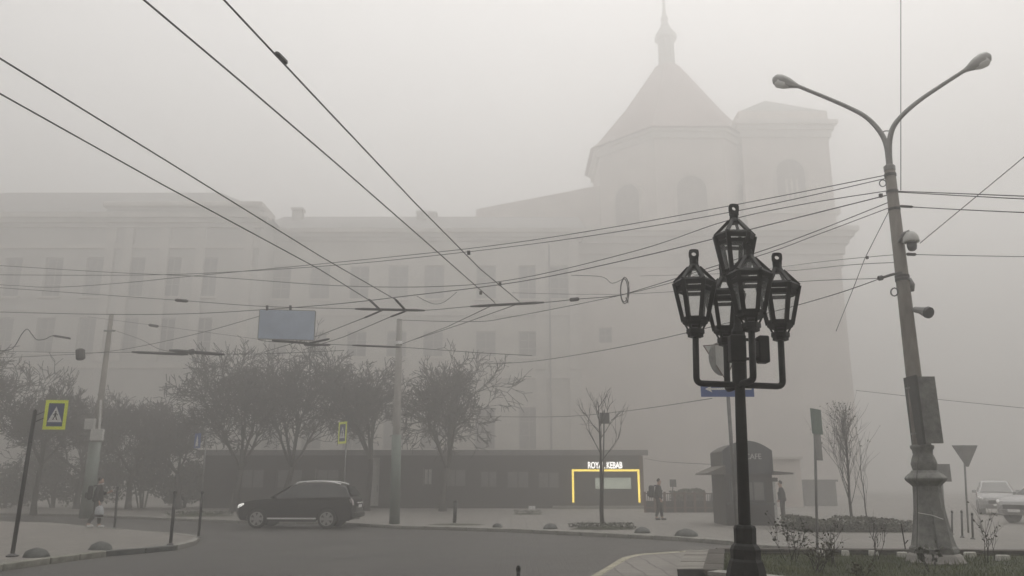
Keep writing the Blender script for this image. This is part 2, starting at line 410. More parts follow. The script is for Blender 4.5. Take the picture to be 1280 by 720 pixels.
def window(parent, cx, z0, w, h, y, sill=True, arch=False, frame='winframe', pane='winpane', rows=3):
    """window > pane, sill. origin at the opening's bottom centre"""
    key = (round(w, 2), round(h, 2), arch, frame, pane, rows)
    if key not in WCACHE:
        f = MB(); t = .09
        f.bb(-w / 2, -w / 2 + t, -.05, .04, 0, h); f.bb(w / 2 - t, w / 2, -.05, .04, 0, h)
        f.bb(-w / 2 + t, w / 2 - t, -.05, .04, 0, t); f.bb(-w / 2 + t, w / 2 - t, -.05, .04, h - t, h)
        f.bb(-.035, .035, -.04, .03, t, h - t)
        for k in range(1, rows):
            zz = h * k / rows
            f.bb(-w / 2 + t, -.035, -.035, .025, zz - .03, zz + .03); f.bb(.035, w / 2 - t, -.035, .025, zz - .03, zz + .03)
        fm = f.mesh('window'); fm.materials.append(M[frame])
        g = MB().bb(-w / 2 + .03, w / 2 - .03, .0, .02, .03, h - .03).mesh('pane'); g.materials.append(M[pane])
        s_ = MB().bb(-w / 2 - .18, w / 2 + .18, -.62, -.06, -.16, -.004).mesh('sill'); s_.materials.append(M['trim'])
        WCACHE[key] = (fm, g, s_)
    fm, g, s_ = WCACHE[key]
    o = ORI[parent.name]
    wn = linked('window', fm, parent, (cx - o.x, y - o.y, z0 - o.z))
    linked('pane', g, wn)
    if sill: linked('sill', s_, wn)
    return wn
def zy(y, d): return P(640, y, d).z
def xx(x, y, d): return P(x, y, d).x

# --- monastery, left wing
def cornice(mb, x0, x1, y, z, out=.7, h=.9):
    mb.bb(x0 - out, x1 + out, y - out, y + .2, z - h * .35, z)
    mb.bb(x0 - out * .65, x1 + out * .65, y - out * .65, y + .2, z - h * .7, z - h * .35)
    mb.bb(x0 - out * .3, x1 + out * .3, y - out * .3, y + .2, z - h, z - h * .7)
YL = 62.0
xl0, xl1, xr = xx(-170, 400, YL), xx(317, 400, YL), xx(122, 400, YL)
eL = zy(273, YL)
wing = thing('monastery_wing', 'long fogbound monastery wing with rows of tall windows and hipped tin roof', 'building', ((xl0 + xl1) / 2, YL, 0))
rowsL = [(zy(560, YL), zy(506, YL)), (zy(441, YL), zy(397, YL)), (zy(371, YL), zy(322, YL))]
holes = []; wl = []
px = -150
cols = []
while px < 300:
    cols.append(px); px += 46 if px > 130 else 52
for pxx in cols:
    cx = xx(pxx, 400, YL)
    for z0, z1 in rowsL:
        holes.append((cx - .72, cx + .72, z0, z1)); wl.append((cx, z0, z1))
mb = MB(); wall_face(mb, xl0, xl1, 0, eL, YL, holes)
mb.add([(xl1, YL, 0), (xl1, YL + 14, 0), (xl1, YL + 14, eL), (xl1, YL, eL)], [(0, 1, 2, 3)])
mb.add([(xl0, YL, 0), (xl0, YL, eL), (xl0, YL + 14, eL), (xl0, YL + 14, 0)], [(0, 1, 2, 3)])
mb.add([(xl0, YL + 14, 0), (xl0, YL + 14, eL), (xl1, YL + 14, eL), (xl1, YL + 14, 0)], [(0, 1, 2, 3)])
obj('wall', mb, M['plaster3'], wing, world=True)
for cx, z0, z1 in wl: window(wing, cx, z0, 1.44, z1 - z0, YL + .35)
mb = MB(); cornice(mb, xl0, xl1, YL - .01, eL + .25, .8, 1.1)
obj('cornice', mb, M['trim'], wing, world=True)
for zz, nm in ((zy(306, YL), 'upper'), (zy(455, YL), 'lower')):
    obj('string_course', MB().bb(xl0, xl1, YL - .22, YL - .004, zz - .35, zz), M['trim'], wing, world=True)
zr = zy(241, YL + 7)
obj('roof', MB().add([(xl0 - .8, YL - .8, eL + .26), (xl1 + .6, YL - .8, eL + .26), (xl1 + .6, YL + 14.6, eL + .26), (xl0 - .8, YL + 14.6, eL + .26),
     (xl0 + 5, YL + 7, zr), (xx(275, 250, YL + 7), YL + 7, zr)], [(0, 1, 5, 4), (1, 2, 5), (2, 3, 4, 5), (3, 0, 4), (3, 2, 1, 0)]), M['roof_tin'], wing, world=True)
za = zy(253, YL - .6)
mb = MB().bb(xr, xl1, YL - .7, YL + 2.5, eL + .3, za - .5)
obj('attic', mb, M['plaster3'], wing, world=True)
mb = MB(); mb.bb(xr - .3, xl1 + .3, YL - 1.0, YL + 2.8, za - .5, za)
obj('attic_cap', mb, M['trim'], wing, world=True, bevel=.15)
for k, pxx in enumerate((122, 168, 214, 260, 312)):
    cx = xx(pxx, 400, YL) + (.0 if 0 < k < 4 else (.4 if k == 0 else -.5))
    cx -= 1.05 if 0 < k < 4 else 0
    obj('pilaster', MB().bb(cx - .35, cx + .35, YL - .3, YL - .002, zy(452, YL), eL - .9), M['trim'], wing, world=True)

# --- monastery, middle wing
YB = 66.0
xb0, xb1 = xx(318, 400, YB), xx(726, 430, YB)
eB = zy(291, YB)
midw = thing('monastery_main_wing', 'monastery main wing with three window rows behind the street trees', 'building', ((xb0 + xb1) / 2, YB, 0))
rowsB = [(zy(562, YB), zy(509, YB)), (zy(446, YB), zy(414, YB)), (zy(374, YB), zy(332, YB))]
holes = []; wl = []
for pxx in (345, 395, 445, 495, 541, 607, 661, 700):
    for ri, (z0, z1) in enumerate(rowsB):
        if pxx == 700 and ri != 2: continue
        cx = xx(pxx, 430, YB); hw = .85
        holes.append((cx - hw, cx + hw, z0, z1)); wl.append((cx, z0, z1))
mb = MB(); wall_face(mb, xb0, xb1, 0, eB, YB, holes)
mb.add([(xb1, YB, 0), (xb1, YB + 14, 0), (xb1, YB + 14, eB), (xb1, YB, eB)], [(0, 1, 2, 3)])
mb.add([(xb0, YB + 14, 0), (xb0, YB + 14, eB), (xb1, YB + 14, eB), (xb1, YB + 14, 0)], [(0, 1, 2, 3)])
obj('wall', mb, M['plaster'], midw, world=True)
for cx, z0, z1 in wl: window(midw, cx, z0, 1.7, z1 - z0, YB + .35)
mb = MB(); cornice(mb, xb0 + 1, xb1, YB - .01, eB + .2, .7, 1.0)
obj('cornice', mb, M['trim'], midw, world=True)
zz = zy(466, YB)
obj('string_course', MB().bb(xb0, xb1, YB - .3, YB - .004, zz - .5, zz), M['trim'], midw, world=True)
zz = zy(390, YB)
obj('string_course', MB().bb(xb0, xb1, YB - .2, YB - .004, zz - .35, zz), M['trim'], midw, world=True)
for pxx in (676, 718):
    cx = xx(pxx, 430, YB)
    obj('pilaster', MB().bb(cx - .45, cx + .45, YB - .35, YB - .002, 0, zy(470, YB)), M['trim'], midw, world=True)
    obj('pilaster', MB().bb(cx - .4, cx + .4, YB - .3, YB - .002, zy(462, YB), eB - .9), M['trim'], midw, world=True)
zr = zy(271, YB + 7)
rb = obj('roof', MB().add([(xb0 - .2, YB - .7, eB + .21), (xb1 + .6, YB - .7, eB + .21), (xb1 + .6, YB + 14.6, eB + .21), (xb0 - .2, YB + 14.6, eB + .21),
     (xb0 - .2, YB + 7, zr), (xb1 + .6, YB + 7, zr)], [(0, 1, 5, 4), (1, 2, 5), (2, 3, 4, 5), (3, 0, 4), (3, 2, 1, 0)]), M['roof_tin'], midw, world=True)
def chimney(parent, pxx, y0, y1, d, w):
    p = P(pxx, y1, d)
    c = MB().box((p.x, d, (p.z + zy(y0, d)) / 2), (w, w, p.z - zy(y0, d))).box((p.x, d, p.z + .1), (w * 1.25, w * 1.25, .22))
    obj('chimney', c, M['plaster3'], parent, world=True)
chimney(rb, 373, 285, 264, YB + 5, .9); chimney(rb, 527, 285, 268, YB + 5, .8); chimney(rb, 541, 285, 269, YB + 5, .7)
# drainpipe on the main wing
cx = xx(688, 470, YB)
obj('drainpipe', MB().tube([(cx, YB - .42, .2), (cx, YB - .42, eB - 1.2)], .08, 8), M['roof_tin'], midw, world=True)

# --- church: low body, apse drum with pyramid roof, lantern and spire, side tower
YC = 70.0
church = thing('church', 'pale pink church with polygonal apse under steep pyramid roof and needle spire', 'church', (xx(900, 400, YC), YC, 0))
xc0, xc1 = xx(722, 400, YC), xx(1058, 400, YC)
eC = zy(291, YC)
ocx, ocz = xx(757, 419, YC), zy(419, YC)
mb = MB(); wall_face(mb, xc0, xc1, 0, eC, YC, [(ocx - .6, ocx + .6, ocz - .7, ocz + .7)])
mb.add([(xc1, YC, 0), (xc1, YC + 24, 0), (xc1, YC + 24, eC), (xc1, YC, eC)], [(0, 1, 2, 3)])
mb.add([(xc0, YC, 0), (xc0, YC, eC), (xc0, YC + 24, eC), (xc0, YC + 24, 0)], [(0, 1, 2, 3)])
mb.add([(xc0, YC + 24, 0), (xc0, YC + 24, eC), (xc1, YC + 24, eC), (xc1, YC + 24, 0)], [(0, 1, 2, 3)])
mb.add([(xc0, YC, eC), (xc1, YC, eC), (xc1, YC + 24, eC), (xc0, YC + 24, eC)], [(0, 1, 2, 3)])
obj('wall', mb, M['plaster2'], church, world=True)
window(church, ocx, ocz - .7, 1.2, 1.4, YC + .35, sill=False, rows=2)
mb = MB()
for k, (o_, a, b) in enumerate(((1.5, 0, .45), (1.15, .45, .9), (.75, .9, 1.5), (.4, 1.5, 2.4), (.2, 2.4, 3.6))):
    mb.bb(xc0, xc1 + o_, YC - o_ * .8, YC + 24 + o_, eC + .3 - b, eC + .3 - a)
obj('cornice', mb, M['trim'], church, world=True)
# nave roof slope left of the drum
n0, n1 = P(596, 270, 78), P(733, 243, 78)
obj('nave_roof', MB().add([(n0.x, 76, n0.z - 5), (n1.x + 3, 76, n1.z - 6), (n1.x + 3, 76, n1.z + .6), (n0.x, 76, n0.z),
     (n0.x, 84, n0.z - 5), (n1.x + 3, 84, n1.z - 6), (n1.x + 3, 84, n1.z + .6), (n0.x, 84, n0.z)],
     [(0, 1, 2, 3), (5, 4, 7, 6), (3, 2, 6, 7), (1, 5, 6, 2), (4, 0, 3, 7)]), M['plaster2'], church, world=True)
DC = P(838, 170, 79.0); dcx, dcy = DC.x, 79.0
RD = 103 * MPX(230, 79.0)
ez = zy(165, 71.0)
def ngon(cx, cy, r, n=8, rot=R(22.5)):
    return [(cx + r * math.cos(rot + 2 * math.pi * k / n), cy + r * math.sin(rot + 2 * math.pi * k / n)) for k in range(n)]
drum = obj('apse_drum', MB().prism(ngon(dcx, dcy, RD), eC - 3, ez), M['plaster2'], church, world=True)
mb = MB()
for o_, a, b in ((.6, 0, .3), (.3, .3, .9)):
    mb.prism(ngon(dcx, dcy, RD + o_), ez + .2 - b, ez + .2 - a)
obj('drum_cornice', mb, M['trim'], drum, world=True)
apz = zy(86, dcy); prof = [(RD + 1.0, ez + .21), (RD + .1, ez + .95), (RD * .64, ez + (apz - ez) * .45), (RD * .16, apz), (RD * .12, apz + .2)]
roof = obj('pyramid_roof', MB().lathe(prof, (dcx, dcy, 0), 8, R(22.5)), M['roof_red'], church, world=True)
w1 = 13 * MPX(60, dcy)
obj('roof_lantern', MB().lathe([(w1 * .9, apz - .3), (w1, apz + .1), (w1 * .8, apz + .3), (w1 * .78, zy(52, dcy)), (w1 * 1.1, zy(50, dcy)), (w1 * 1.05, zy(45, dcy)),
     (w1 * .55, zy(36, dcy)), (w1 * .3, zy(28, dcy)), (w1 * .42, zy(24, dcy)), (w1 * .2, zy(18, dcy)), (w1 * .12, zy(0, dcy)), (.05, zy(-22, dcy))], (dcx, dcy, 0), 8, R(22.5)), M['copper'], church, world=True)
# arched windows round the drum
for k in range(8):
    a = R(-90 + 45 * k)
    if math.sin(a) > .1: continue
    ap = RD * math.cos(R(22.5)); nrm = Vector((math.cos(a), math.sin(a), 0)); tan = Vector((-nrm.y, nrm.x, 0))
    c = Vector((dcx, dcy, 0)) + nrm * (ap + .02)
    z0, z1, hw = zy(279, 71.5), zy(240, 71.5), 1.4
    def arch_poly(hw, z0, z1, g=0):
        pts = [(-hw - g, z0 - g), (hw + g, z0 - g), (hw + g, z1)]
        for q in range(1, 8):
            an = math.pi * q / 8; pts.append(((hw + g) * math.cos(an), z1 + (hw + g) * math.sin(an)))
        return pts + [(-hw - g, z1)]
    def panel(mb, poly, off0, off1):
        n = len(poly)
        v = [c + tan * x + nrm * off0 + Vector((0, 0, z)) for x, z in poly] + [c + tan * x + nrm * off1 + Vector((0, 0, z)) for x, z in poly]
        return mb.add(v, [tuple(range(n)), tuple(range(n, 2 * n))] + [(i, (i + 1) % n, n + (i + 1) % n, n + i) for i in range(n)])
    sur = obj('window', panel(MB(), arch_poly(hw, z0, z1, .3), 0, .12), M['trim'], drum, world=True)
    ORI[sur.name] = ORI[church.name]
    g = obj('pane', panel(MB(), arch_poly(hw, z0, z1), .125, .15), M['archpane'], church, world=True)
    g.parent = drum
# side tower
YT = 72.0
tx0, tx1 = xx(931, 230, YT), xx(1041, 230, YT)
tz = zy(157, YT); ttop = zy(139, YT)
tower = obj('side_tower', MB().bb(tx0, tx1, YT, YT + 9.5, eC - .5, tz), M['plaster2'], church, world=True)
mb = MB()
for o_, a, b in ((.8, 0, .4), (.5, .4, .9), (.25, .9, 1.6)):
    mb.bb(tx0 - o_, tx1 + o_, YT - o_, YT + 9.5 + o_, tz + .3 - b, tz + .3 - a)
obj('tower_cornice', mb, M['trim'], tower, world=True)
obj('string_course', MB().bb(tx0 - .35, tx1 + .35, YT - .35, YT + 9.8, zy(262, YT) - .5, zy(262, YT)), M['trim'], tower, world=True)
obj('tower_attic', MB().bb(tx0 - .1, tx1 + .1, YT - .1, YT + 9.6, tz + .302, ttop), M['plaster2'], tower, world=True)
tm = (tx0 + tx1) / 2
obj('tower_roof', MB().add([(tx0, YT, ttop), (tx1, YT, ttop), (tx1, YT + 9.5, ttop), (tx0, YT + 9.5, ttop), (tm, YT + 4.7, zy(126, YT + 4.7))],
    [(0, 1, 4), (1, 2, 4), (2, 3, 4), (3, 0, 4), (3, 2, 1, 0)]), M['copper'], tower, world=True)
c = Vector((xx(988, 225, YT), YT - .02, 0)); nrm = Vector((0, -1, 0)); tan = Vector((1, 0, 0))
sur = obj('window', panel(MB(), arch_poly(1.35, zy(252, YT), zy(216, YT), .3), 0, .12), M['trim'], tower, world=True)
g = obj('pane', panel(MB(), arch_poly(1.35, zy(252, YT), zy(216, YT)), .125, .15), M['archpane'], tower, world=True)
for dx in (-.5, .0, .5):
    obj('mullion', MB().bb(c.x + dx - .1, c.x + dx + .1, YT - .3, YT - .18, zy(252, YT), zy(225, YT)), M['trim'], tower, world=True)

# the monastery and church stand well back across the square and are large: set them at full size on their plots
FULL = 1.62
for b_ in (wing, midw, church):
    b_.scale = (FULL, FULL, FULL)
    b_.location = (b_.location.x * FULL, b_.location.y * FULL, -1.0)
# --- unseen houses added behind and left of the viewer to shade the near street
def shade_house(label, cx, cy, w, dep, h, rz, m):
    t = thing('shade_house', label, 'house', (cx, cy, 0), rz)
    hs_ = []; ws = []
    nx = int(w / 3.2); 
    for i in range(nx):
        for j in range(5):
            x = -w / 2 + (i + .5) * w / nx; z = 2.0 + j * (h - 2) / 5
            hs_.append((x - .55, x + .55, z, z + 2.0)); ws.append((x, z))
    mb = MB(); wall_face(mb, -w / 2, w / 2, 0, h, -dep / 2, hs_, .3)
    mb.add([(w / 2, -dep / 2, 0), (w / 2, dep / 2, 0), (w / 2, dep / 2, h), (w / 2, -dep / 2, h)], [(0, 1, 2, 3)])
    mb.add([(-w / 2, -dep / 2, 0), (-w / 2, -dep / 2, h), (-w / 2, dep / 2, h), (-w / 2, dep / 2, 0)], [(0, 1, 2, 3)])
    mb.add([(-w / 2, dep / 2, 0), (-w / 2, dep / 2, h), (w / 2, dep / 2, h), (w / 2, dep / 2, 0)], [(0, 1, 2, 3)])
    obj('wall', mb, M[m], t)
    ORI[t.name] = Vector((0, 0, 0))
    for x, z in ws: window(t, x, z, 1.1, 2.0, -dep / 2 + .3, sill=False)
    e = .6
    obj('roof', MB().add([(-w / 2 - e, -dep / 2 - e, h), (w / 2 + e, -dep / 2 - e, h), (w / 2 + e, dep / 2 + e, h), (-w / 2 - e, dep / 2 + e, h), (-w / 2 + 3, 0, h + 5), (w / 2 - 3, 0, h + 5)],
        [(0, 1, 5, 4), (1, 2, 5), (2, 3, 4, 5), (3, 0, 4), (3, 2, 1, 0)]), M['roof_tin'], t)
shade_house('unseen grey five-storey town house added behind the viewer for shade', -8, -16, 46, 12, 21, R(180), 'plaster3')
shade_house('unseen cream five-storey town house added behind and right for shade', 36, -15, 30, 12, 20, R(180), 'plaster')
shade_house('unseen long grey town house added on the left for shade', -40, 20, 44, 12, 21, R(90), 'plaster3')
# ------------------------------------------------------------ pavilion of shops
YP = 54.0
shop = thing('shop_pavilion', 'low dark pavilion of shops with flat roof and yellow-lit doorway frame', 'shop', (xx(530, 600, YP), YP, PV))
px0, px1 = xx(252, 600, YP), xx(803, 600, YP)
zt = zy(568, YP)
def sx(p): return xx(p, 600, YP)
def sz(y): return zy(y, YP)
lx0, lx1 = sx(716), sx(798)
shop_holes = [(sx(462), sx(474), PV + .15, sz(572)), (sx(529), sx(541), sz(607), sz(585)), (sx(555), sx(583), sz(609), sz(586)),
              (sx(600), sx(622), sz(610), sz(588)), (sx(633), sx(662), sz(611), sz(588)), (sx(672), sx(700), sz(611), sz(589)),
              (sx(300), sx(330), sz(611), sz(586)), (sx(345), sx(378), sz(611), sz(586)), (sx(394), sx(424), sz(611), sz(586)),
              (sx(744), sx(789), sz(611), sz(597))]
mb = MB(); wall_face(mb, px0, px1, PV, zt, YP, shop_holes, .25)
mb.add([(px1, YP, PV), (px1, YP + 6, PV), (px1, YP + 6, zt), (px1, YP, zt)], [(0, 1, 2, 3)])
mb.add([(px0, YP, PV), (px0, YP, zt), (px0, YP + 6, zt), (px0, YP + 6, PV)], [(0, 1, 2, 3)])
mb.add([(px0, YP + 6, PV), (px0, YP + 6, zt), (px1, YP + 6, zt), (px1, YP + 6, PV)], [(0, 1, 2, 3)])
obj('wall', mb, M['shopwall'], shop, world=True)
rf = obj('roof', MB().bb(px0 - .25, px1 + .3, YP - .5, YP + 6.2, zt - .02, zt + .22), M['shoptrim'], shop, world=True)
obj('roof_edge', MB().bb(px0 - .3, px1 + .35, YP - .56, YP - .504, zt - .08, zt + .27), M['roof_tin'], rf, world=True)
for i, (a, b, c0, c1) in enumerate(shop_holes):
    if i == 0:
        dr = obj('door', MB().bb(a, b, YP + .1, YP + .16, c0, c1), M['whitepane'], shop, world=True)
        obj('handle', MB().tube([(b - .12, YP + .05, c0 + .9), (b - .12, YP + .05, c0 + 1.3)], .025, 6), M['darkmetal'], dr, world=True)
    elif i == len(shop_holes) - 1:
        wn = obj('serving_window', MB().bb(a - .05, b + .05, YP - .06, YP + .2, c0 - .1, c0 - .003), M['shoptrim'], shop, world=True)
        obj('pane', MB().bb(a, b, YP + .12, YP + .15, c0, c1), M['litpane'], wn, world=True)
    else:
        window(shop, (a + b) / 2, c0, b - a, c1 - c0, YP + .15, sill=False, frame='shoptrim', pane='shoppane' if i not in (1,) else 'whitepane', rows=1)
# the brick piers and glowing frame of the kebab bar
obj('pier', MB().bb(sx(799.5), px1 + .06, YP - .12, YP - .004, PV, zt - .1), M['brick'], shop, world=True)
obj('counter_panel', MB().bb(sx(740), sx(792), YP - .08, YP - .004, PV + .1, sz(613)), M['shoptrim'], shop, world=True)
obj('step', MB().bb(sx(690), px1 + .3, YP - 1.1, YP - .13, PV + .004, PV + .16), M['kerb'], shop, world=True)
fz0, fz1 = sz(628), sz(588)
t_ = .062
obj('light_strip', MB().bb(lx0 - t_, lx0 + t_, YP - .16, YP - .09, fz0, fz1 + t_), M['led'], shop, world=True)
obj('light_strip', MB().bb(lx1 - t_, lx1 + t_, YP - .16, YP - .09, fz0, fz1 + t_), M['led'], shop, world=True)
obj('light_strip', MB().bb(lx0 + t_, lx1 - t_, YP - .16, YP - .09, fz1 - t_, fz1 + t_), M['led'], shop, world=True)
def text(body, size, m, parent, loc, rz=0, name='lettering', depth=.02, width=None, align='CENTER', bold=0):
    cu = bpy.data.curves.new(name, 'FONT'); cu.body = body; cu.size = size; cu.extrude = depth; cu.align_x = align; cu.align_y = 'CENTER'
    cu.offset = bold
    to = bpy.data.objects.new(name, cu); col.objects.link(to)
    dg = bpy.context.evaluated_depsgraph_get(); me = bpy.data.meshes.new_from_object(to.evaluated_get(dg))
    bpy.data.objects.remove(to); me.name = name
    rot = Matrix.Rotation(rz, 4, 'Z') @ Matrix.Rotation(R(90), 4, 'X')
    if width:
        xs = [v.co.x for v in me.vertices]; k = width / (max(xs) - min(xs)); me.transform(Matrix.Diagonal((k, 1, 1, 1)))
    me.transform(rot); me.materials.clear(); me.materials.append(m)
    o = bpy.data.objects.new(name, me); col.objects.link(o); o.parent = parent
    o.location = Vector(loc) - ORI[parent.name]
    return o
text('ROYAL KEBAB', .58, M['letters'], shop, ((sx(735) + sx(778)) / 2, YP - .12, sz(582)), width=sx(778) - sx(735), depth=.03, bold=.012)

# ------------------------------------------------------------ five-armed street lantern
LD = 7.4
KL = LD / 8.5
lp = P(931, 700, LD); LX = lp.x - .02
lz = lambda y: zy(y, LD)
lant = thing('street_lantern', 'black cast-iron lamp post carrying five hexagonal glass lanterns', 'lamp post', (LX, LD, PV))
lant.rotation_euler.y = R(1.9)     # the post stands a little out of plumb
def wl_(mb, **k): return obj(k['name'], mb, M['iron'], lant, smooth=k.get('smooth', False), world=True)
b0 = lz(657)
wl_(MB().lathe([(r_ * KL, z_) for r_, z_ in ((.3, PV), (.3, PV + .12), (.24, PV + .2), (.215, PV + .3), (.2, b0 - .42), (.185, b0 - .36), (.165, b0 - .30), (.15, b0 - .28), (.152, b0 - .2), (.135, b0 - .17), (.11, b0 - .15), (.112, b0 - .02), (.1, b0), (.06, b0 + .01))], (LX, LD, 0), 8, R(22.5)), name='base')
ztop = lz(425)
wl_(MB().lathe([(.062 * KL, b0), (.058 * KL, b0 + .9), (.053 * KL, lz(480)), (.05 * KL, ztop)], (LX, LD, 0), 14), name='post', smooth=True)
wl_(MB().lathe([(r_ * KL, lz(y_)) for r_, y_ in ((.06, 483), (.078, 480), (.078, 446), (.06, 441), (.075, 437), (.075, 415), (.05, 409), (.04, 404), (.04, 368))], (LX, LD, 0), 12), name='hub')
SC = MPX(370, LD)           # metres per pixel here
def hexring(mb, r0, z0, r1, z1, w, n=6):      # corner bars
    for k in range(n):
        a = math.pi / 3 * k
        mb.tube([(r0 * math.cos(a), r0 * math.sin(a), z0), (r1 * math.cos(a), r1 * math.sin(a), z1)], w, 4)
def hexband(mb, r0, z0, r1, z1, t):
    pts = []
    for r_, z in ((r0, z0), (r1, z1), (r1 - t, z1), (r0 - t, z0)):
        pts += [(r_ * math.cos(math.pi / 3 * k), r_ * math.sin(math.pi / 3 * k), z) for k in range(6)]
    fs = []
    for j in range(4):
        for k in range(6):
            k2 = (k + 1) % 6; j2 = (j + 1) % 4
            fs.append((j * 6 + k, j * 6 + k2, j2 * 6 + k2, j2 * 6 + k))
    mb.add(pts, fs)
# lantern, local z = 0 at the foot of the cup; heights from the photo (pixels * SC)
H = lambda p: p * SC * 1.02
rb_, rt_, rr_ = 14.5 * SC, 25 * SC, 7 * SC
zb, ze, zn, zf = H(18), H(66), H(86), H(109)
def lantern_frame():
    m = MB()
    m.lathe([(9.5 * SC, -.01), (9.5 * SC, H(2)), (11 * SC, H(3)), (11 * SC, H(8)), (7.5 * SC, H(9.5)), (7.5 * SC, H(12)), (12.5 * SC, H(13)), (15.5 * SC, H(15.5)), (15.5 * SC, zb + .012)], (0, 0, 0), 6)
    for k in range(6):
        a = math.pi / 3 * k
        m.tube([(9 * SC * math.cos(a), 9 * SC * math.sin(a), H(8)), (12 * SC * math.cos(a), 12 * SC * math.sin(a), H(14))], .012, 4)
    hexring(m, rb_, zb, rt_, ze, 3.6 * SC)
    hexband(m, rb_ + .5 * SC, zb, rb_ + 2.2 * SC, zb + H(4.5), .02)
    hexband(m, rb_ + (rt_ - rb_) * .74, zb + (ze - zb) * .755, rb_ + (rt_ - rb_) * .86, zb + (ze - zb) * .855, .02)
    hexband(m, rt_ - 1.2 * SC, ze - H(5), rt_ + 1.2 * SC, ze, .03)
    hexband(m, rt_ + 1.6 * SC, ze, rt_ - .4 * SC, ze + H(3), .03)
    hexring(m, rt_, ze + H(1), rr_, zn, 2.6 * SC)
    m.lathe([(8.2 * SC, zn - H(2.5)), (7.2 * SC, zn + H(1)), (5.6 * SC, zn + H(4)), (5.4 * SC, zn + H(10))], (0, 0, 0), 6)
    return m
def lantern_finial():           # flat tab with an eye
    m = MB(); r = 6.2 * SC; cz = zf - r * 1.0; hr = 2.9 * SC; n = 16
    def sq(an):
        c_, s_ = math.cos(an), math.sin(an); k = 1 / max(abs(c_), abs(s_)); k = min(k, 1.22)
        return (r * c_ * k, cz + r * s_ * k)
    outer = [sq(2 * math.pi * k / n) for k in range(n)]; inner = [(hr * math.cos(2 * math.pi * k / n), cz + hr * math.sin(2 * math.pi * k / n)) for k in range(n)]
    t = .016
    v = [(x, -t, z) for x, z in outer] + [(x, -t, z) for x, z in inner] + [(x, t, z) for x, z in outer] + [(x, t, z) for x, z in inner]
    fs = []
    for k in range(n):
        k2 = (k + 1) % n
        fs += [(k, k2, n + k2, n + k), (2 * n + k2, 2 * n + k, 3 * n + k, 3 * n + k2), (k2, k, 2 * n + k, 2 * n + k2), (n + k, n + k2, 3 * n + k2, 3 * n + k)]
    m.add(v, fs)
    m.bb(-5.4 * SC, 5.4 * SC, -.02, .02, zn + H(8), cz - r * .8)
    return m
def paneq(r0, z0, r1, z1, k):
    a, b = math.pi / 3 * k, math.pi / 3 * (k + 1); e = .06
    p = [Vector((r0 * math.cos(a), r0 * math.sin(a), z0)), Vector((r0 * math.cos(b), r0 * math.sin(b), z0)), Vector((r1 * math.cos(b), r1 * math.sin(b), z1)), Vector((r1 * math.cos(a), r1 * math.sin(a), z1))]
    c = sum(p, Vector()) / 4; n = (p[1] - p[0]).cross(p[3] - p[0]).normalized() * .003
    return MB().add([q + n for q in p] + [q - n for q in p], [(0, 1, 2, 3), (7, 6, 5, 4), (0, 4, 5, 1), (1, 5, 6, 2), (2, 6, 7, 3), (3, 7, 4, 0)])
fm = lantern_frame().mesh('lantern'); fm.materials.append(M['iron'])
fin = lantern_finial().mesh('finial'); fin.materials.append(M['iron'])
panes = []
for k in range(6):
    zc = zb + (ze - zb) * .755; rc = rb_ + (rt_ - rb_) * .755; ins = .012
    for (r0, z0, r1, z1) in ((rb_ - ins, zb + .01, rc - ins, zc), (rc - ins, zc + H(3.5), rt_ - ins * 2, ze - .01), (rt_ - ins * 2.5, ze + .01, rr_ - ins, zn - H(2))):
        pm = paneq(r0, z0, r1, z1, k).mesh('pane'); pm.materials.append(M['milky']); panes.append(pm)
ANG = R(2); RA = 53 * SC
arms = []
for k, (nm, pxb) in enumerate((('e', 0), ('w', 180), ('s', -90), ('n', 90))):
    a = R(pxb) + ANG
    dx, dy = math.cos(a) * RA, math.sin(a) * RA
    if pxb in (-90, 90): dx, dy = dx * .95, dy * .95
    zbot = lz(481); zcup = lz(422)
    pts = [(LX + .05 * math.cos(a), LD + .05 * math.sin(a), zbot)]
    r_ = .05
    pts += [(LX + dx * (1 - r_ / RA), LD + dy * (1 - r_ / RA), zbot)]
    for q in range(1, 5):
        an = math.pi / 2 * q / 4
        s1 = (RA - r_ + r_ * math.sin(an)) / RA
        pts.append((LX + dx * s1, LD + dy * s1, zbot + r_ * (1 - math.cos(an))))
    pts.append((LX + dx, LD + dy, zcup + .03))
    obj('arm', MB().tube(pts, 3.9 * SC, 8), M['iron'], lant, smooth=True, world=True)
    arms.append((LX + dx, LD + dy, zcup, a))
arms.append((LX, LD, lz(360), 0))
for (x, y, z, a) in arms:
    l_ = linked('lantern', fm, lant, (x - LX, y - LD, z - PV), R(-16) if z < lz(400) else R(-4))
    linked('finial', fin, l_, rz=R(8))
    for pm in panes: linked('pane', pm, l_)
for px_, w_ in ((909, 19), (941, 13)):     # ballast boxes strapped to the hub
    p = P(px_, 436, LD - .06)
    obj('ballast_box', MB().box((p.x, p.y, p.z), (w_ * SC, .13, 33 * SC)), M['iron'], lant, world=True, bevel=.015)
for yy in (424, 448):
    p = P(925, yy, LD - .09)
    obj('strap', MB().bb(p.x - .14 * KL, p.x + .13 * KL, LD - .1, LD - .07, p.z - .012, p.z + .012), M['iron'], lant, world=True)

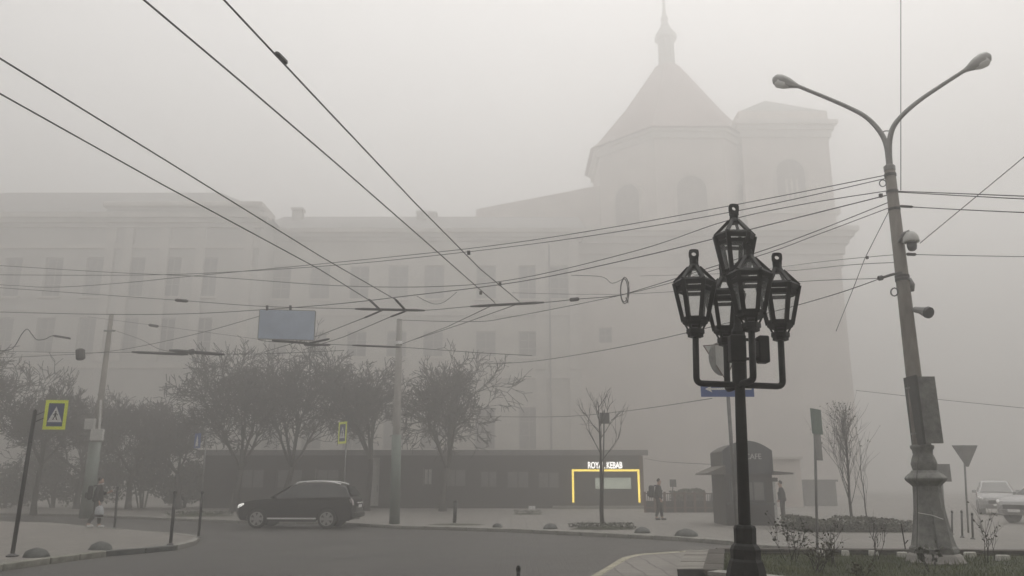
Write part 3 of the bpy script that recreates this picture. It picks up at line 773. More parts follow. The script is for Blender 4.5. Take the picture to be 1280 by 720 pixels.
# ------------------------------------------------------------ concrete street-light pole
TD = 13.8
tb = P(1169, 700, TD); tt = P(1112, 212, TD)
PX0 = 7.0
pole = thing('street_light_pole', 'leaning-looking concrete street light pole with two curved lamp arms in planted bed', 'street light', (tb.x, TD, .37))
def pxy(z):      # pole axis
    k = (z - tb.z) / (tt.z - tb.z)
    return tb.x + (tt.x - tb.x) * k
tz_ = lambda y: zy(y, TD)
tm_ = lambda y: MPX(y, TD)
def shaft(mb, prof, n, rot=0):
    ring = []; fs = []
    for r_, z in prof:
        for k in range(n):
            an = 2 * math.pi * k / n + rot
            ring.append((pxy(z) + r_ * math.cos(an), TD + r_ * math.sin(an), z))
    for i in range(len(prof) - 1):
        for k in range(n):
            fs.append((i * n + k, i * n + (k + 1) % n, (i + 1) * n + (k + 1) % n, (i + 1) * n + k))
    fs.append(tuple((len(prof) - 1) * n + k for k in range(n))); fs.append(tuple(range(n - 1, -1, -1)))
    return mb.add(ring, fs)
obj('shaft', shaft(MB(), [(.15, tz_(560)), (9.6 * tm_(500), tz_(540)), (8.3 * tm_(400), tz_(400)), (6.3 * tm_(230), tz_(212))], 16), M['concrete'], pole, smooth=True, world=True)
bs = obj('base', shaft(MB(), [(.36, tz_(692)), (.37, tz_(689)), (.37, tz_(685)), (.34, tz_(682)), (.315, tz_(674)), (.272, tz_(655)), (.24, tz_(638)), (.222, tz_(620)), (.215, tz_(608)),
     (.25, tz_(605)), (.31, tz_(601)), (.325, tz_(598)), (.31, tz_(596)), (.27, tz_(593)), (.23, tz_(591)), (.2, tz_(588))], 8, R(22.5)), M['greypaint'], pole, world=True)
obj('collar', shaft(MB(), [(.17, tz_(592)), (.185, tz_(587)), (.205, tz_(580)), (.185, tz_(574)), (.155, tz_(568)), (.16, tz_(563)), (.185, tz_(560)), (.185, tz_(557)), (.15, tz_(556))], 16), M['greypaint'], pole, smooth=True, world=True)
obj('base_panel', MB().add([(pxy(1) - .11, TD - .305, tz_(683)), (pxy(1) + .11, TD - .305, tz_(683)), (pxy(1) + .085, TD - .235, tz_(638)), (pxy(1) - .085, TD - .235, tz_(638)),
     (pxy(1) - .11, TD - .375, tz_(683)), (pxy(1) + .11, TD - .375, tz_(683)), (pxy(1) + .085, TD - .27, tz_(638)), (pxy(1) - .085, TD - .27, tz_(638))],
     [(4, 5, 6, 7), (0, 4, 7, 3), (5, 1, 2, 6), (7, 6, 2, 3), (0, 1, 5, 4)]), M['greypaint'], pole, world=True)
obj('plinth', shaft(MB(), [(.46, .3), (.46, tz_(702)), (.44, tz_(700)), (.425, tz_(697)), (.41, tz_(694)), (.38, tz_(691.5))], 8, R(22.5)), M['concrete_pale'], pole, world=True)
# arms
zs_ = tt.z
def bez(pts, n=18):
    out = []
    for i in range(n + 1):
        t = i / n; q = [Vector(p) for p in pts]
        while len(q) > 1: q = [a.lerp(b, t) for a, b in zip(q, q[1:])]
        out.append(q[0])
    return out
def catm(pts, n=6):
    pts = [Vector(p) for p in pts]; out = []
    for i in range(len(pts) - 1):
        p0 = pts[max(i - 1, 0)]; p1 = pts[i]; p2 = pts[i + 1]; p3 = pts[min(i + 2, len(pts) - 1)]
        for j in range(n):
            t = j / n
            out.append(.5 * ((2 * p1) + (p2 - p0) * t + (2 * p0 - 5 * p1 + 4 * p2 - p3) * t * t + (3 * p1 - p0 - 3 * p2 + p3) * t ** 3))
    return out + [pts[-1]]
la = catm([P(1112, 214, TD), P(1110.5, 196, TD), P(1107, 178, TD + .05), P(1098, 162, TD + .12), P(1082, 146, TD + .2), P(1060, 134, TD + .3), P(1030, 121, TD + .45), P(998, 108, TD + .6)])
ra = catm([P(1113, 214, TD), P(1111.5, 196, TD), P(1112, 176, TD - .03), P(1117, 158, TD - .08), P(1130, 142, TD - .15), P(1150, 125, TD - .25), P(1178, 106, TD - .4), P(1206, 88, TD - .55)])
obj('arm', MB().tube(la, [.055 - .02 * i / len(la) for i in range(len(la))], 8), M['steel'], pole, smooth=True, world=True)
obj('arm', MB().tube(ra, [.055 - .02 * i / len(ra) for i in range(len(ra))], 8), M['steel'], pole, smooth=True, world=True)
obj('arm_tie', MB().tube([P(1100, 166, TD + .1), P(1107, 163.5, TD + .05), P(1115, 164, TD - .05)], .012, 6), M['steel'], pole, world=True)
obj('cap', shaft(MB(), [(.09, tz_(214)), (.1, tz_(213)), (.1, tz_(208)), (.06, tz_(206))], 12), M['steel'], pole, world=True)
def lamp_head(p0, p1):
    d = (p1 - p0); L = d.length; d.normalize()
    pts = [p0 - d * .12, p0, p0 + d * L * .15, p0 + d * L * .4, p0 + d * L * .7, p0 + d * L * .9, p1]
    head = obj('lamp_head', MB().tube(pts, [.03, .04, .062, .108, .13, .105, .035], 12), M['palegrey'], pole, smooth=True, world=True)
    dn = Vector((0, 0, -1)); dn = (dn - d * dn.dot(d)).normalized()
    gl = [p + dn * .035 for p in (p0 + d * L * .3, p0 + d * L * .5, p0 + d * L * .75, p0 + d * L * .93)]
    g = obj('lamp_glass', MB().tube(gl, [.06, .105, .12, .045], 12), M['opal'], head, smooth=True, world=True)
lamp_head(P(998, 108, TD + .6), P(966, 98, TD + .75)); lamp_head(P(1206, 88, TD - .55), P(1238, 69, TD - .7))
# fittings on the pole
for yy in (219, 240, 262, 346, 350):
    z = tz_(yy)
    obj('band', shaft(MB(), [(.105 if yy < 300 else .122, z - .025), (.105 if yy < 300 else .122, z + .025)], 14), M['darkmetal'], pole, world=True)
obj('wire_bracket', MB().tube([P(1126, 341, TD - .1), P(1114, 343.5, TD - .3), P(1103, 347, TD - .35)], .025, 6).tube([P(1103, 347, TD - .35), P(1098, 348, TD - .35)], .045, 6), M['darkmetal'], pole, world=True)
obj('insulator_ring', MB().tube([P(1103.5 + 4.2 * math.cos(a * .5236), 229 + 4.2 * math.sin(a * .5236), TD - .2) for a in range(13)], .01, 5), M['darkmetal'], pole, world=True)
obj('insulator_ring', MB().tube([P(1118 + 4.5 * math.cos(a * .5236), 365 + 5 * math.sin(a * .5236), TD - .2) for a in range(13)], .013, 5), M['darkmetal'], pole, world=True)
obj('pole_cable', MB().tube([P(1149, 562, TD - .2), P(1146, 595, TD - .38), P(1147, 640, TD - .42), P(1146, 690, TD - .5)], .008, 4), M['wire'], pole, world=True)
obj('cord', MB().tube([P(1148, 641, TD - .42), P(1165, 644, TD - .34), P(1179, 649, TD - .36)], .007, 4), M['white'], pole, world=True)
# light box pair on the pole
lb = thing('advert_panel', 'flat dark back-to-back advert panel strapped upright to concrete pole', 'panel', P(1146, 555, TD - .2))
c0 = P(1132, 474, TD - .1); c1 = P(1141, 554, TD - .1)
def slab(mb, x0t, x1t, x0b, x1b, zt_, zb_, y0, y1):
    v = [(x0b, y0, zb_), (x1b, y0, zb_), (x1b, y1, zb_), (x0b, y1, zb_), (x0t, y0, zt_), (x1t, y0, zt_), (x1t, y1, zt_), (x0t, y1, zt_)]
    return mb.add(v, [(3, 2, 1, 0), (4, 5, 6, 7), (0, 1, 5, 4), (1, 2, 6, 5), (2, 3, 7, 6), (3, 0, 4, 7)])
zt2, zb2 = tz_(473), tz_(555)
xm = pxy(3)
obj('board', slab(MB(), xm - .085, xm + .225, xm - .075, xm + .235, zt2, zb2, TD - .26, TD - .2), M['greypaint'], lb, world=True)
obj('shaded_side_board', slab(MB(), xm - .125, xm - .09, xm - .115, xm - .08, zt2 + .02, zb2 - .02, TD - .3, TD + .12), M['darkmetal'], lb, world=True)  # dark metal paints in the shade on the box's left face
for yy in (485, 542):
    obj('strap', shaft(MB(), [(.15, tz_(yy) - .015), (.15, tz_(yy) + .015)], 14), M['steel'], lb, world=True)
# surveillance dome
dm = thing('dome_camera', 'white surveillance dome camera hanging from bracket on concrete pole', 'camera', P(1139, 305, TD - .3))
p = P(1139, 300, TD - .25); kz = MPX(300, TD - .25)
obj('bracket', MB().tube([P(1124, 302, TD - .1), P(1129, 292, TD - .2), P(1137, 289, TD - .25)], .03, 8).tube([P(1128, 303, TD - .12), P(1135, 302, TD - .2)], .03, 6), M['steel'], dm, world=True)
obj('housing', MB().lathe([(.03, p.z + 11 * kz), (5 * kz, p.z + 10 * kz), (8.5 * kz, p.z + 5 * kz), (9.5 * kz, p.z - 1 * kz), (9.5 * kz, p.z - 3 * kz), (5.5 * kz, p.z - 3.2 * kz)], (p.x, p.y, 0), 14), M['whitepane'], dm, smooth=True, world=True)
obj('dome', MB().lathe([(5.6 * kz, p.z - 3 * kz), (5.8 * kz, p.z - 8 * kz), (5 * kz, p.z - 12 * kz), (3 * kz, p.z - 14 * kz), (.01, p.z - 14.6 * kz)], (p.x, p.y, 0), 14), M['darkmetal'], dm, smooth=True, world=True)
bc = thing('bullet_camera', 'small grey bullet camera pointing outward low on concrete pole', 'camera', P(1152, 392, TD - .2))
obj('body', MB().tube([P(1143, 387, TD - .1), P(1150, 388, TD - .2), P(1160, 390.5, TD - .35)], [.05, .06, .1], 10), M['steel'], bc, world=True)
obj('hood', MB().tube([P(1159.5, 390.4, TD - .34), P(1162, 391, TD - .38)], [.105, .1], 10), M['darkmetal'], bc, world=True)
js = thing('junction_box', 'small round-topped pale junction box on side of concrete pole', 'box', P(1138, 362, TD))
obj('case', MB().tube([P(1136, 348, TD - .02), P(1138, 356, TD - .02), P(1139, 364, TD - .02)], [.04, .075, .05], 8), M['steel'], js, smooth=True, world=True)

# ------------------------------------------------------------ raised planter, bench, lawn
ZT, ZS = .5, .4
A = PZ(891, 713, ZT); B = PZ(896, 685.5, ZT); C = PZ(1280, 687, ZT); Dn = PZ(1000, 723, ZT)
Cx = C + (C - PZ(1180, 686.5, ZT)).normalized() * 5; Dx = Dn + (Dn - A).normalized() * 9
planter = thing('raised_planter', 'raised lawn planter with low dark stone wall around light pole', 'planter', ((A.x + C.x) / 2, 12.5, PV))
def wall_run(a, b, n, seed):
    d = (b - a); L = d.length / n; d.normalize(); rz = math.atan2(d.y, d.x)
    for i in range(n):
        c = a + d * (L * (i + .5)); rn = random.Random(seed * 50 + i)
        obj('wall_stone', MB().box((c.x, c.y, (PV + ZT - .06) / 2), (L * .992, .22, ZT - .06 - PV), rz), M['planterstone'], planter, world=True)
        obj('coping', MB().box((c.x, c.y, ZT - .028 + rn.uniform(-.004, .004)), (L * .994, .28, .055), rz + rn.uniform(-.004, .004)), M['planterstone'] if seed != 1 else M['kerb'], planter, world=True, bevel=.008)
wall_run(A, Dx, 9, 1); wall_run(A + (B - A).normalized() * .16, B - (B - A).normalized() * .16, 4, 2); wall_run(B, Cx, 9, 3)
lawn_poly = [A, Dx, Cx, B]
struct('planter_soil', MB().add([(p.x, p.y, ZS) for p in lawn_poly], [(0, 1, 2, 3)]), M['soil'])
mb = MB(); rn = random.Random(3)
cnt = 0
while cnt < 26000:
    u, v = rn.random(), rn.random()
    p = (A.lerp(Dx, u)).lerp(B.lerp(Cx, u), .03 + .94 * v)
    if p.x > 12.5: continue
    cnt += 1
    h = rn.uniform(.03, .085) * (1.35 if math.sin(p.x * 2.1) * math.cos(p.y * 2.7 + p.x) > .2 else .85); a = rn.uniform(0, 6.28); w = rn.uniform(.004, .008)
    lx, ly = rn.uniform(-.04, .04), rn.uniform(-.04, .04)
    mb.add([(p.x - w * math.cos(a), p.y - w * math.sin(a), ZS), (p.x + w * math.cos(a), p.y + w * math.sin(a), ZS), (p.x + lx, p.y + ly, ZS + h)], [(0, 1, 2)])
tag(obj('lawn_grass', mb, M['grass']), 'short green grass filling the raised planter bed', 'grass', kind='stuff')
# bench with slats along the planter's end
bn = thing('slatted_bench', 'dark bench with grey timber slats beside raised planter', 'bench', ((A.x + B.x) / 2 - .3, (A.y + B.y) / 2, PV))
q0, q1 = PZ(846, 711, .47), PZ(858, 687, .47); q2, q3 = PZ(887, 711, .47), PZ(889, 687, .47)
for i in range(9):
    a0, a1 = i / 9 + .006, (i + 1) / 9 - .006
    v = []
    for z in (.43, .47):
        for k_, (s0, s1) in ((a0, (q0, q1)), (a0, (q2, q3)), (a1, (q2, q3)), (a1, (q0, q1))):
            pt = s0.lerp(s1, k_); v.append((pt.x, pt.y, z + .003 * math.sin(i * 2.3)))
    obj('slat', MB().add(v, [(3, 2, 1, 0), (4, 5, 6, 7), (0, 1, 5, 4), (1, 2, 6, 5), (2, 3, 7, 6), (3, 0, 4, 7)]), M['wood'], bn, world=True)
for k_ in (.04, .5, .96):
    a_, b_ = q0.lerp(q1, k_), q2.lerp(q3, k_)
    obj('support', MB().box(((a_.x + b_.x) / 2, (a_.y + b_.y) / 2, (.43 + PV) / 2), (.4, .14, .43 - PV)), M['planterstone'], bn, world=True)
a_, b_ = q0.lerp(q1, .005), q2.lerp(q3, .005)
obj('front_rail', MB().box(((a_.x + b_.x) / 2, a_.y - .04, .38), (b_.x - a_.x, .03, .17)), M['darkmetal'], bn, world=True)
# white edging stones along the far side of the lawn
for i, (x_, y_, w_) in enumerate(((1026, 693, 9), (1057, 693, 9), (1092, 693, 11), (1128, 695, 12), (1213, 695, 14), (1254, 699, 16))):
    p = PZ(x_, y_ + 2, ZS); k = MPX(y_, p.y)
    tag(obj('edging_stone', MB().box((p.x, p.y, ZS + .045), (w_ * k, .1, .1), random.uniform(-.1, .1), taper=.9), M['whitestone'], bevel=.012),
        'small white painted stone lying on the planter lawn near its far wall', 'stone', 'white stones on the planter lawn')

# ------------------------------------------------------------ shrubs and trees
def twigs(mb, p, d, L, r, lvl, rn, lmb=None, spread=.5, up=.12, n=3, lf=0.0, lsz=.03, kids=3, rmin=.0):
    pts = [p]; q = p.copy(); dd = d.copy()
    for i in range(n):
        dd = (dd + Vector((rn.gauss(0, .12), rn.gauss(0, .12), rn.gauss(0, .08) + up * .4))).normalized()
        q = q + dd * (L / n); pts.append(q.copy())
    mb.tube(pts, [max(r * (1 - .55 * i / n), rmin) for i in range(n + 1)], 3 if r < .03 else 6, cap=False)
    if lmb is not None and lvl <= 1:
        for i in range(len(pts)):
            if rn.random() < lf:
                c = pts[i] + Vector((rn.gauss(0, .02), rn.gauss(0, .02), rn.gauss(0, .02)))
                e1 = Vector((rn.gauss(0, 1), rn.gauss(0, 1), rn.gauss(0, 1))).normalized() * lsz * rn.uniform(.6, 1.3)
                e2 = e1.cross(Vector((rn.gauss(0, 1), rn.gauss(0, 1), rn.gauss(0, 1)))).normalized() * e1.length * .55
                lmb.add([c - e1, c + e2, c + e1, c - e2], [(0, 1, 2, 3)])
    if lvl <= 0: return
    for i in range(kids):
        t = rn.uniform(.3, 1.0) if i else 1.0
        k = min(int(t * n), n - 1); base = pts[k].lerp(pts[k + 1], t * n - k if t < 1 else 1)
        a = rn.uniform(0, 6.283); e1 = dd.orthogonal().normalized(); e1.rotate(Quaternion(dd, a))
        nd = (dd + e1 * rn.uniform(.5, 1.2) * spread * 1.6 + Vector((0, 0, up))).normalized()
        twigs(mb, base, nd, L * rn.uniform(.55, .8), r * rn.uniform(.5, .65), lvl - 1, rn, lmb, spread, up, max(2, n - 1) if lvl > 1 else 2, lf, lsz, kids, rmin)

def shrub(x, y, z, h, seed, label, leafm, lf, stems=5, spread=.35, lsz=.03, lvl=2, kids=3):
    p = PZ(x, y, z); rn = random.Random(seed)
    t = thing('shrub', label, 'shrub', p, group=None)
    sm, lm = MB(), MB()
    for i in range(stems):
        a = rn.uniform(0, 6.28); d = Vector((math.cos(a) * spread, math.sin(a) * spread, 1)).normalized()
        twigs(sm, Vector((rn.gauss(0, .05), rn.gauss(0, .05), 0)), d, h * rn.uniform(.5, .75), .007, lvl, rn, lm, .4, .1, 3, lf, lsz, kids)
    obj('stems', sm, M['twig'], t)
    if lm.v: obj('leaves', lm, leafm, t)
    return t
shrub(990, 702, ZS, .62, 11, 'sparse shrub with dark curled leaves in planter beside the lantern post', M['leaf_dark'], .6, 6, .45, .03)
shrub(1022, 716, ZS, .42, 12, 'low reddish brown dried shrub clump in the planter grass', M['leaf_dry'], .55, 12, .6, .022)
shrub(1045, 708, ZS, .62, 13, 'thin bare twiggy shrub in planter with few leaves left', M['leaf_dark'], .25, 5, .4, .025)
shrub(1093, 700, ZS, .55, 14, 'arching thin-stemmed shrub in planter left of the pole base', M['leaf_dark'], .2, 4, .5, .022)
shrub(1236, 704, ZS, .66, 15, 'upright leafy shrub in planter right of the pole base', M['leaf_dark'], .3, 4, .25, .024)
shrub(1166, 716, ZS, .36, 16, 'small dark weed growing against the pole plinth', M['leaf_dark'], .6, 3, .3, .04)
shrub(1075, 722, ZS, .2, 17, 'tiny low weed at the near edge of the lawn', M['leaf_dry'], .6, 5, .8, .025)
p = PZ(1133, 694, ZS)
tag(obj('garden_stake', MB().tube([p, p + Vector((-.03, 0, .55))], .012, 6).tube([p + Vector((.0, 0, .2)), p + Vector((.06, 0, .26))], .01, 5), M['bark']), 'thin wooden stake standing in the planter left of pole base', 'stake')

def street_tree(x, y, d, h, wid, seed, label, trunk_h=2.6, r0=.17, lean=0, group=None, kids=4, leaves=0.0):
    p = P(x, y, d); p.z = PV; rn = random.Random(seed)
    t = thing('bare_tree', label, 'tree', p, group=group)
    tm2, cm = MB(), MB()
    q = Vector((0, 0, -.05)); pts = [q.copy()]; dd = Vector((lean, 0, 1)).normalized()
    for i in range(4):
        dd = (dd + Vector((rn.gauss(0, .05), rn.gauss(0, .05), 0))).normalized(); q = q + dd * trunk_h / 4; pts.append(q.copy())
    tm2.tube(pts, [r0 * 1.35, r0, r0 * .9, r0 * .85, r0 * .8], 10)
    lim = rn.randint(5, 6)
    H0 = h - trunk_h
    for i in range(lim):
        a = 6.283 * i / lim + rn.uniform(-.3, .3); tilt = rn.uniform(.5, 1.0) if i else .1
        d1 = Vector((math.cos(a) * tilt * wid / (H0 * .9), math.sin(a) * tilt * wid / (H0 * .9), 1)).normalized()
        L = H0 * rn.uniform(.42, .55)
        pp = [q.copy()]; d2 = d1.copy()
        for j in range(4):
            d2 = (d2 + Vector((rn.gauss(0, .08), rn.gauss(0, .08), .06))).normalized(); pp.append(pp[-1] + d2 * L / 4)
        tm2.tube(pp, [r0 * .6, r0 * .5, r0 * .42, r0 * .34, r0 * .26], 7)
        for j in range(2, 5):
            for k in range(3 if j < 4 else 3):
                a2 = rn.uniform(0, 6.283); e = d2.orthogonal().normalized(); e.rotate(Quaternion(d2, a2))
                nd = (d2 + e * rn.uniform(.4, 1.1)).normalized()
                twigs(cm, pp[j], nd, L * rn.uniform(.38, .58), r0 * .2, 4, rn, None, .62, .04, 3, 0, .03, kids - 1, rn.uniform(.014, .022))
    obj('trunk', tm2, M['bark'], t, smooth=True); obj('crown', cm, M['twig'], t)
    return t
TG = None
street_tree(292, 640, 48, 9.8, 6.0, 21, 'broad bare street tree behind the parked dark car bonnet', 2.4, .2, .04)
street_tree(352, 640, 49, 10.2, 5.2, 22, 'bare street tree with dense twig crown under the hanging blank panel', 2.6, .18, .02)
street_tree(458, 640, 49, 9.5, 4.4, 23, 'bare forked street tree just left of pale concrete pole', 3.0, .17, -.03)
street_tree(553, 641, 48, 9.6, 6.2, 24, 'wide bare street tree in front of pavilion, right of pale concrete pole', 2.5, .19, .03)
street_tree(160, 637, 52, 7.4, 5.6, 25, 'bare tree behind the leaning utility pole with white boxes', 2.2, .18)
street_tree(95, 637, 53, 7.0, 6.2, 26, 'bare tree beyond the pedestrian crossing sign with yellow border', 2.2, .18)
street_tree(42, 640, 44, 6.6, 4.0, 27, 'dark bare tree whose slim trunk rises by far kerb left', 2.6, .14, .03)
street_tree(-58, 640, 46, 9.6, 5.5, 28, 'bare tree reaching thin twigs over the left end of far pavement', 2.6, .18)
street_tree(222, 637, 52, 6.4, 4.2, 29, 'bare tree beside the small blue sign in front of monastery wing', 2.2, .16)

# dense evergreen bushes in front of the left wing
def bush(x, y, d, rx, rz_, seed, label):
    p = P(x, y, d); p.z = PV; rn = random.Random(seed)
    t = thing('evergreen_bush', label, 'bush', p)
    lm, sm = MB(), MB()
    blobs = [(Vector((rn.uniform(-.6, .6) * rx, rn.uniform(-.5, .5) * rx, rz_ * rn.uniform(.3, .8))), rx * rn.uniform(.4, .62)) for _ in range(9)]
    for i in range(4200):
        c, r_ = rn.choice(blobs)
        q = Vector((rn.gauss(0, 1), rn.gauss(0, 1), rn.gauss(0, 1))).normalized() * r_ * rn.uniform(.55, 1.05); q.z *= 1.1; q += c
        if q.z < .05: continue
        e1 = Vector((rn.gauss(0, 1), rn.gauss(0, 1), rn.gauss(0, 1))).normalized() * rn.uniform(.07, .15); e2 = e1.orthogonal().normalized(); e2.rotate(Quaternion(e1.normalized(), rn.uniform(0, 6.28))); e2 *= e1.length * .55
        lm.add([q - e1, q + e2, q + e1, q - e2], [(0, 1, 2, 3)])
    for c, r_ in blobs[:5]: sm.tube([Vector((c.x * .2, c.y * .2, -.05)), Vector((c.x * .5, c.y * .5, c.z * .5)), c], [.06, .05, .03], 6)
    obj('stems', sm, M['bark'], t); obj('foliage', lm, M['leaf_dark'], t)
bush(228, 636, 55, 1.5, 3.2, 41, 'dark evergreen bush by the left end of the pavilion')
bush(178, 636, 55, 1.9, 4.6, 42, 'tall dark evergreen bush behind the thin island posts')
bush(120, 636, 55, 1.8, 4.2, 43, 'dark evergreen bush behind base of the utility pole')
bush(68, 636, 55, 1.9, 3.6, 44, 'dark evergreen bush beyond the crossing sign')
bush(8, 636, 55, 1.8, 3.0, 45, 'low dark evergreen bush left of the slim dark trunk')
# young trees
def young_tree(x, y, d, h, seed, label, r0, spread, trunk_h, nb=12, lv=2, leaves=0):
    p = P(x, y, d); p.z = PV; rn = random.Random(seed)
    t = thing('young_tree', label, 'tree', p)
    tm2, cm, lm = MB(), MB(), MB()
    pts = [Vector((rn.gauss(0, .015) * (i > 0), rn.gauss(0, .015) * (i > 0), h * i / 7)) for i in range(8)]
    tm2.tube(pts, [r0 * (1.2 - i * .14) for i in range(8)], 8)
    for i in range(nb):
        z = trunk_h + (h - trunk_h) * (i / nb) ** .9; a = i * 2.4 + rn.uniform(-.4, .4)
        d1 = Vector((math.cos(a) * spread, math.sin(a) * spread, 1)).normalized()
        k = min(int(z / h * 7), 6); base = pts[k].lerp(pts[k + 1], z / h * 7 - k)
        twigs(cm, base, d1, (h - z) * rn.uniform(.35, .5) + .35, r0 * .3, lv, rn, lm if leaves else None, .4, .15, 4, leaves, .04, 3)
    obj('trunk', tm2, M['bark'], t, smooth=True); obj('crown', cm, M['twig'], t)
    if leaves and lm.v: obj('leaves', lm, M['leaf_dry'], t)
    return t
YTD = PZ(753, 660, PV).y
young_tree(753, 660, YTD, 4.5, 31, 'young bare sapling in kerbside bed before the yellow-lit doorway', .07, .75, 2.3, 9, 2)
young_tree(1066, 656, 30.5, 3.9, 32, 'slender young tree with upright twigs behind the low hedge', .05, .2, .7, 34, 2, .22)
young_tree(1084, 658, 31, 2.6, 33, 'tiny faded sapling behind low hedge nearest the concrete pole', .025, .2, .6, 9, 1)

# ------------------------------------------------------------ bollards, stones, beds along the kerbs
def half_ball(x, y, r, label, m='stone', sq=.75, group=None):
    p = PZ(x, y, PV); rn = random.Random(int(x))
    prof = [(r, 0), (r * 1.0, r * .12 * sq)] + [(r * math.cos(a), r * sq * math.sin(a)) for a in (R(20), R(38), R(55), R(72))] + [(r * .05, r * sq)]
    mb = MB().lathe(prof, (p.x, p.y, PV - .01), 16)
    for v in mb.v: v += Vector((rn.gauss(0, .006), rn.gauss(0, .006), rn.gauss(0, .004) if v.z > PV + .02 else 0))
    return tag(obj('half_ball_bollard', mb, M[m], smooth=True), label, 'bollard', group)
half_ball(45, 696, .265, 'squat stone half-ball bollard on mossy kerb beside leaning sign post', group='half-ball bollards')
half_ball(125.5, 687, .265, 'squat stone half-ball bollard on mossy kerb before the pedestrian', group='half-ball bollards')
for x_, y_, r_, l_ in ((622, 659, .2, 'small stone half-ball on far kerb right of thin stump post'), (688, 661, .26, 'stone half-ball on far kerb left of the sapling bed'),
                       (803, 666, .26, 'stone half-ball on far kerb right of the sapling bed'), (858, 670, .36, 'large elongated boulder on far kerb left of the cafe kiosk')):
    half_ball(x_, y_, r_, l_, group='stones along the far kerb', sq=.62 if r_ > .3 else .75)
def post(x0, y0, x1, y1, z0, r, label, m='darkmetal', cat='post', name='thin_post', group=None, cap=True):
    b = PZ(x0, y0, z0); t = P(x1, y1, b.y)
    th = thing(name, label, cat, b, group=group)
    obj('shaft', MB().tube([b, t], r, 10), M[m], th, smooth=True, world=True)
    obj('foot', MB().lathe([(r * 2.2, 0), (r * 2.2, .02), (r * 1.05, .05)], b, 10), M[m], th, world=True)
    if cap: obj('cap', MB().lathe([(r * 1.15, -.03), (r * 1.2, .02), (r * .6, .05)], t, 10), M[m], th, world=True)
    return th
post(213, 681, 219, 616, PV, .042, 'thin dark post at the tip of kerbed island, left one', group='thin posts on the island')
post(248, 672, 253, 616, PV, .038, 'thin dark post standing at the far right corner of the island', group='thin posts on the island')
post(143, 661, 147, 610, PV, .04, 'thin dark post right beside the walking pedestrian', group='thin posts on the island')
post(568, 655, 569.5, 627, PV, .075, 'short dark stump post in a dirt patch under street tree', cat='post', name='stump_post')
post(889, 638, 890, 617, PV, .09, 'short thick post against fence left of the cafe kiosk', name='stump_post')
post(648, 742, 648, 711.5, PV, .028, 'black bollard whose top pokes up from the near pavement', 'iron', 'bollard', 'pavement_bollard')
post(1203, 672, 1202, 640, PV, .03, 'short post near triangular sign by the parked cars', group='short posts by the parked cars')
post(1216, 674, 1215, 643, PV, .03, 'short post near triangular sign by the parked cars', group='short posts by the parked cars')
post(1190, 668, 1190, 640, PV, .03, 'short post near triangular sign by the parked cars', group='short posts by the parked cars')
# earth beds
def bed(x, y, rx, ry, label, h=.06, seed=0, leaf=True):
    p = PZ(x, y, PV); rn = random.Random(seed); n = 26
    vv = [(p.x, p.y, PV + h)]; fs = []
    for j, k in enumerate((.55, 1.0)):
        for i in range(n):
            a = 2 * math.pi * i / n; w = rn.uniform(.9, 1.08)
            vv.append((p.x + rx * k * w * math.cos(a), p.y + ry * k * w * math.sin(a), PV + (h * rn.uniform(.6, 1.1) if j == 0 else -.01)))
    for i in range(n):
        i2 = (i + 1) % n; fs += [(0, 1 + i, 1 + i2), (1 + i, 1 + n + i, 1 + n + i2, 1 + i2)]
    t = thing('planting_bed', label, 'planting bed', (p.x, p.y, PV))
    obj('earth', MB().add(vv, fs), M['soil'], t, world=True)
    if leaf:
        lm = MB()
        for i in range(leaf if leaf > 1 else 160):
            a = rn.uniform(0, 6.28); k = math.sqrt(rn.random()) * .95; c = Vector((p.x + rx * k * math.cos(a), p.y + ry * k * math.sin(a), PV + h * .5 + rn.uniform(0, .16)))
            e1 = Vector((rn.gauss(0, 1), rn.gauss(0, 1), rn.gauss(0, 1))).normalized() * .05; e2 = e1.orthogonal().normalized() * .03
            lm.add([c - e1, c + e2, c + e1, c - e2], [(0, 1, 2, 3)])
        o = obj('ground_plants', lm, M['leaf_dark'], t, world=True); o['kind'] = 'stuff'
    return t
bed(753, 661.5, 1.25, .45, 'kerbside earth bed with low plants round the young sapling', .12, 1, 420)
bed(569, 656, 1.2, .5, 'flat dirt patch round the stump post on far pavement', .04, 2, 0)
bed(660, 643, .85, .9, 'round dark planting patch holding a small white notice', .07, 3, 120)
bed(250, 645, 1.8, .8, 'long dark planting bed on far pavement behind island posts', .12, 4, 300)
p = PZ(665, 642, PV)
nt_ = thing('small_notice', 'small white notice on a short stick in round patch', 'notice', p)
obj('stick', MB().tube([p, p + Vector((0, 0, .3))], .02, 6), M['bark'], nt_, world=True)
obj('card', MB().box((p.x, p.y - .03, p.z + .3), (.36, .02, .2)), M['white'], nt_, world=True)

# ------------------------------------------------------------ signs
def plate(mb, poly, o, tx, n, t0, t1):
    k = len(poly); up = Vector((0, 0, 1))
    v = [o + tx * x + up * z + n * t0 for x, z in poly] + [o + tx * x + up * z + n * t1 for x, z in poly]
    return mb.add(v, [tuple(range(k - 1, -1, -1)), tuple(range(k, 2 * k))] + [(i, (i + 1) % k, k + (i + 1) % k, k + i) for i in range(k)])
def rect(w, h): return [(-w / 2, -h / 2), (w / 2, -h / 2), (w / 2, h / 2), (-w / 2, h / 2)]
def frame_of(mb, w, h, t, o, tx, n, a, b):
    for cx, cz, ww, hh in ((-w / 2 + t / 2, 0, t, h), (w / 2 - t / 2, 0, t, h), (0, h / 2 - t / 2, w - 2 * t, t), (0, -h / 2 + t / 2, w - 2 * t, t)):
        plate(mb, [(x + cx, z + cz) for x, z in rect(ww, hh)], o, tx, n, a, b)
    return mb
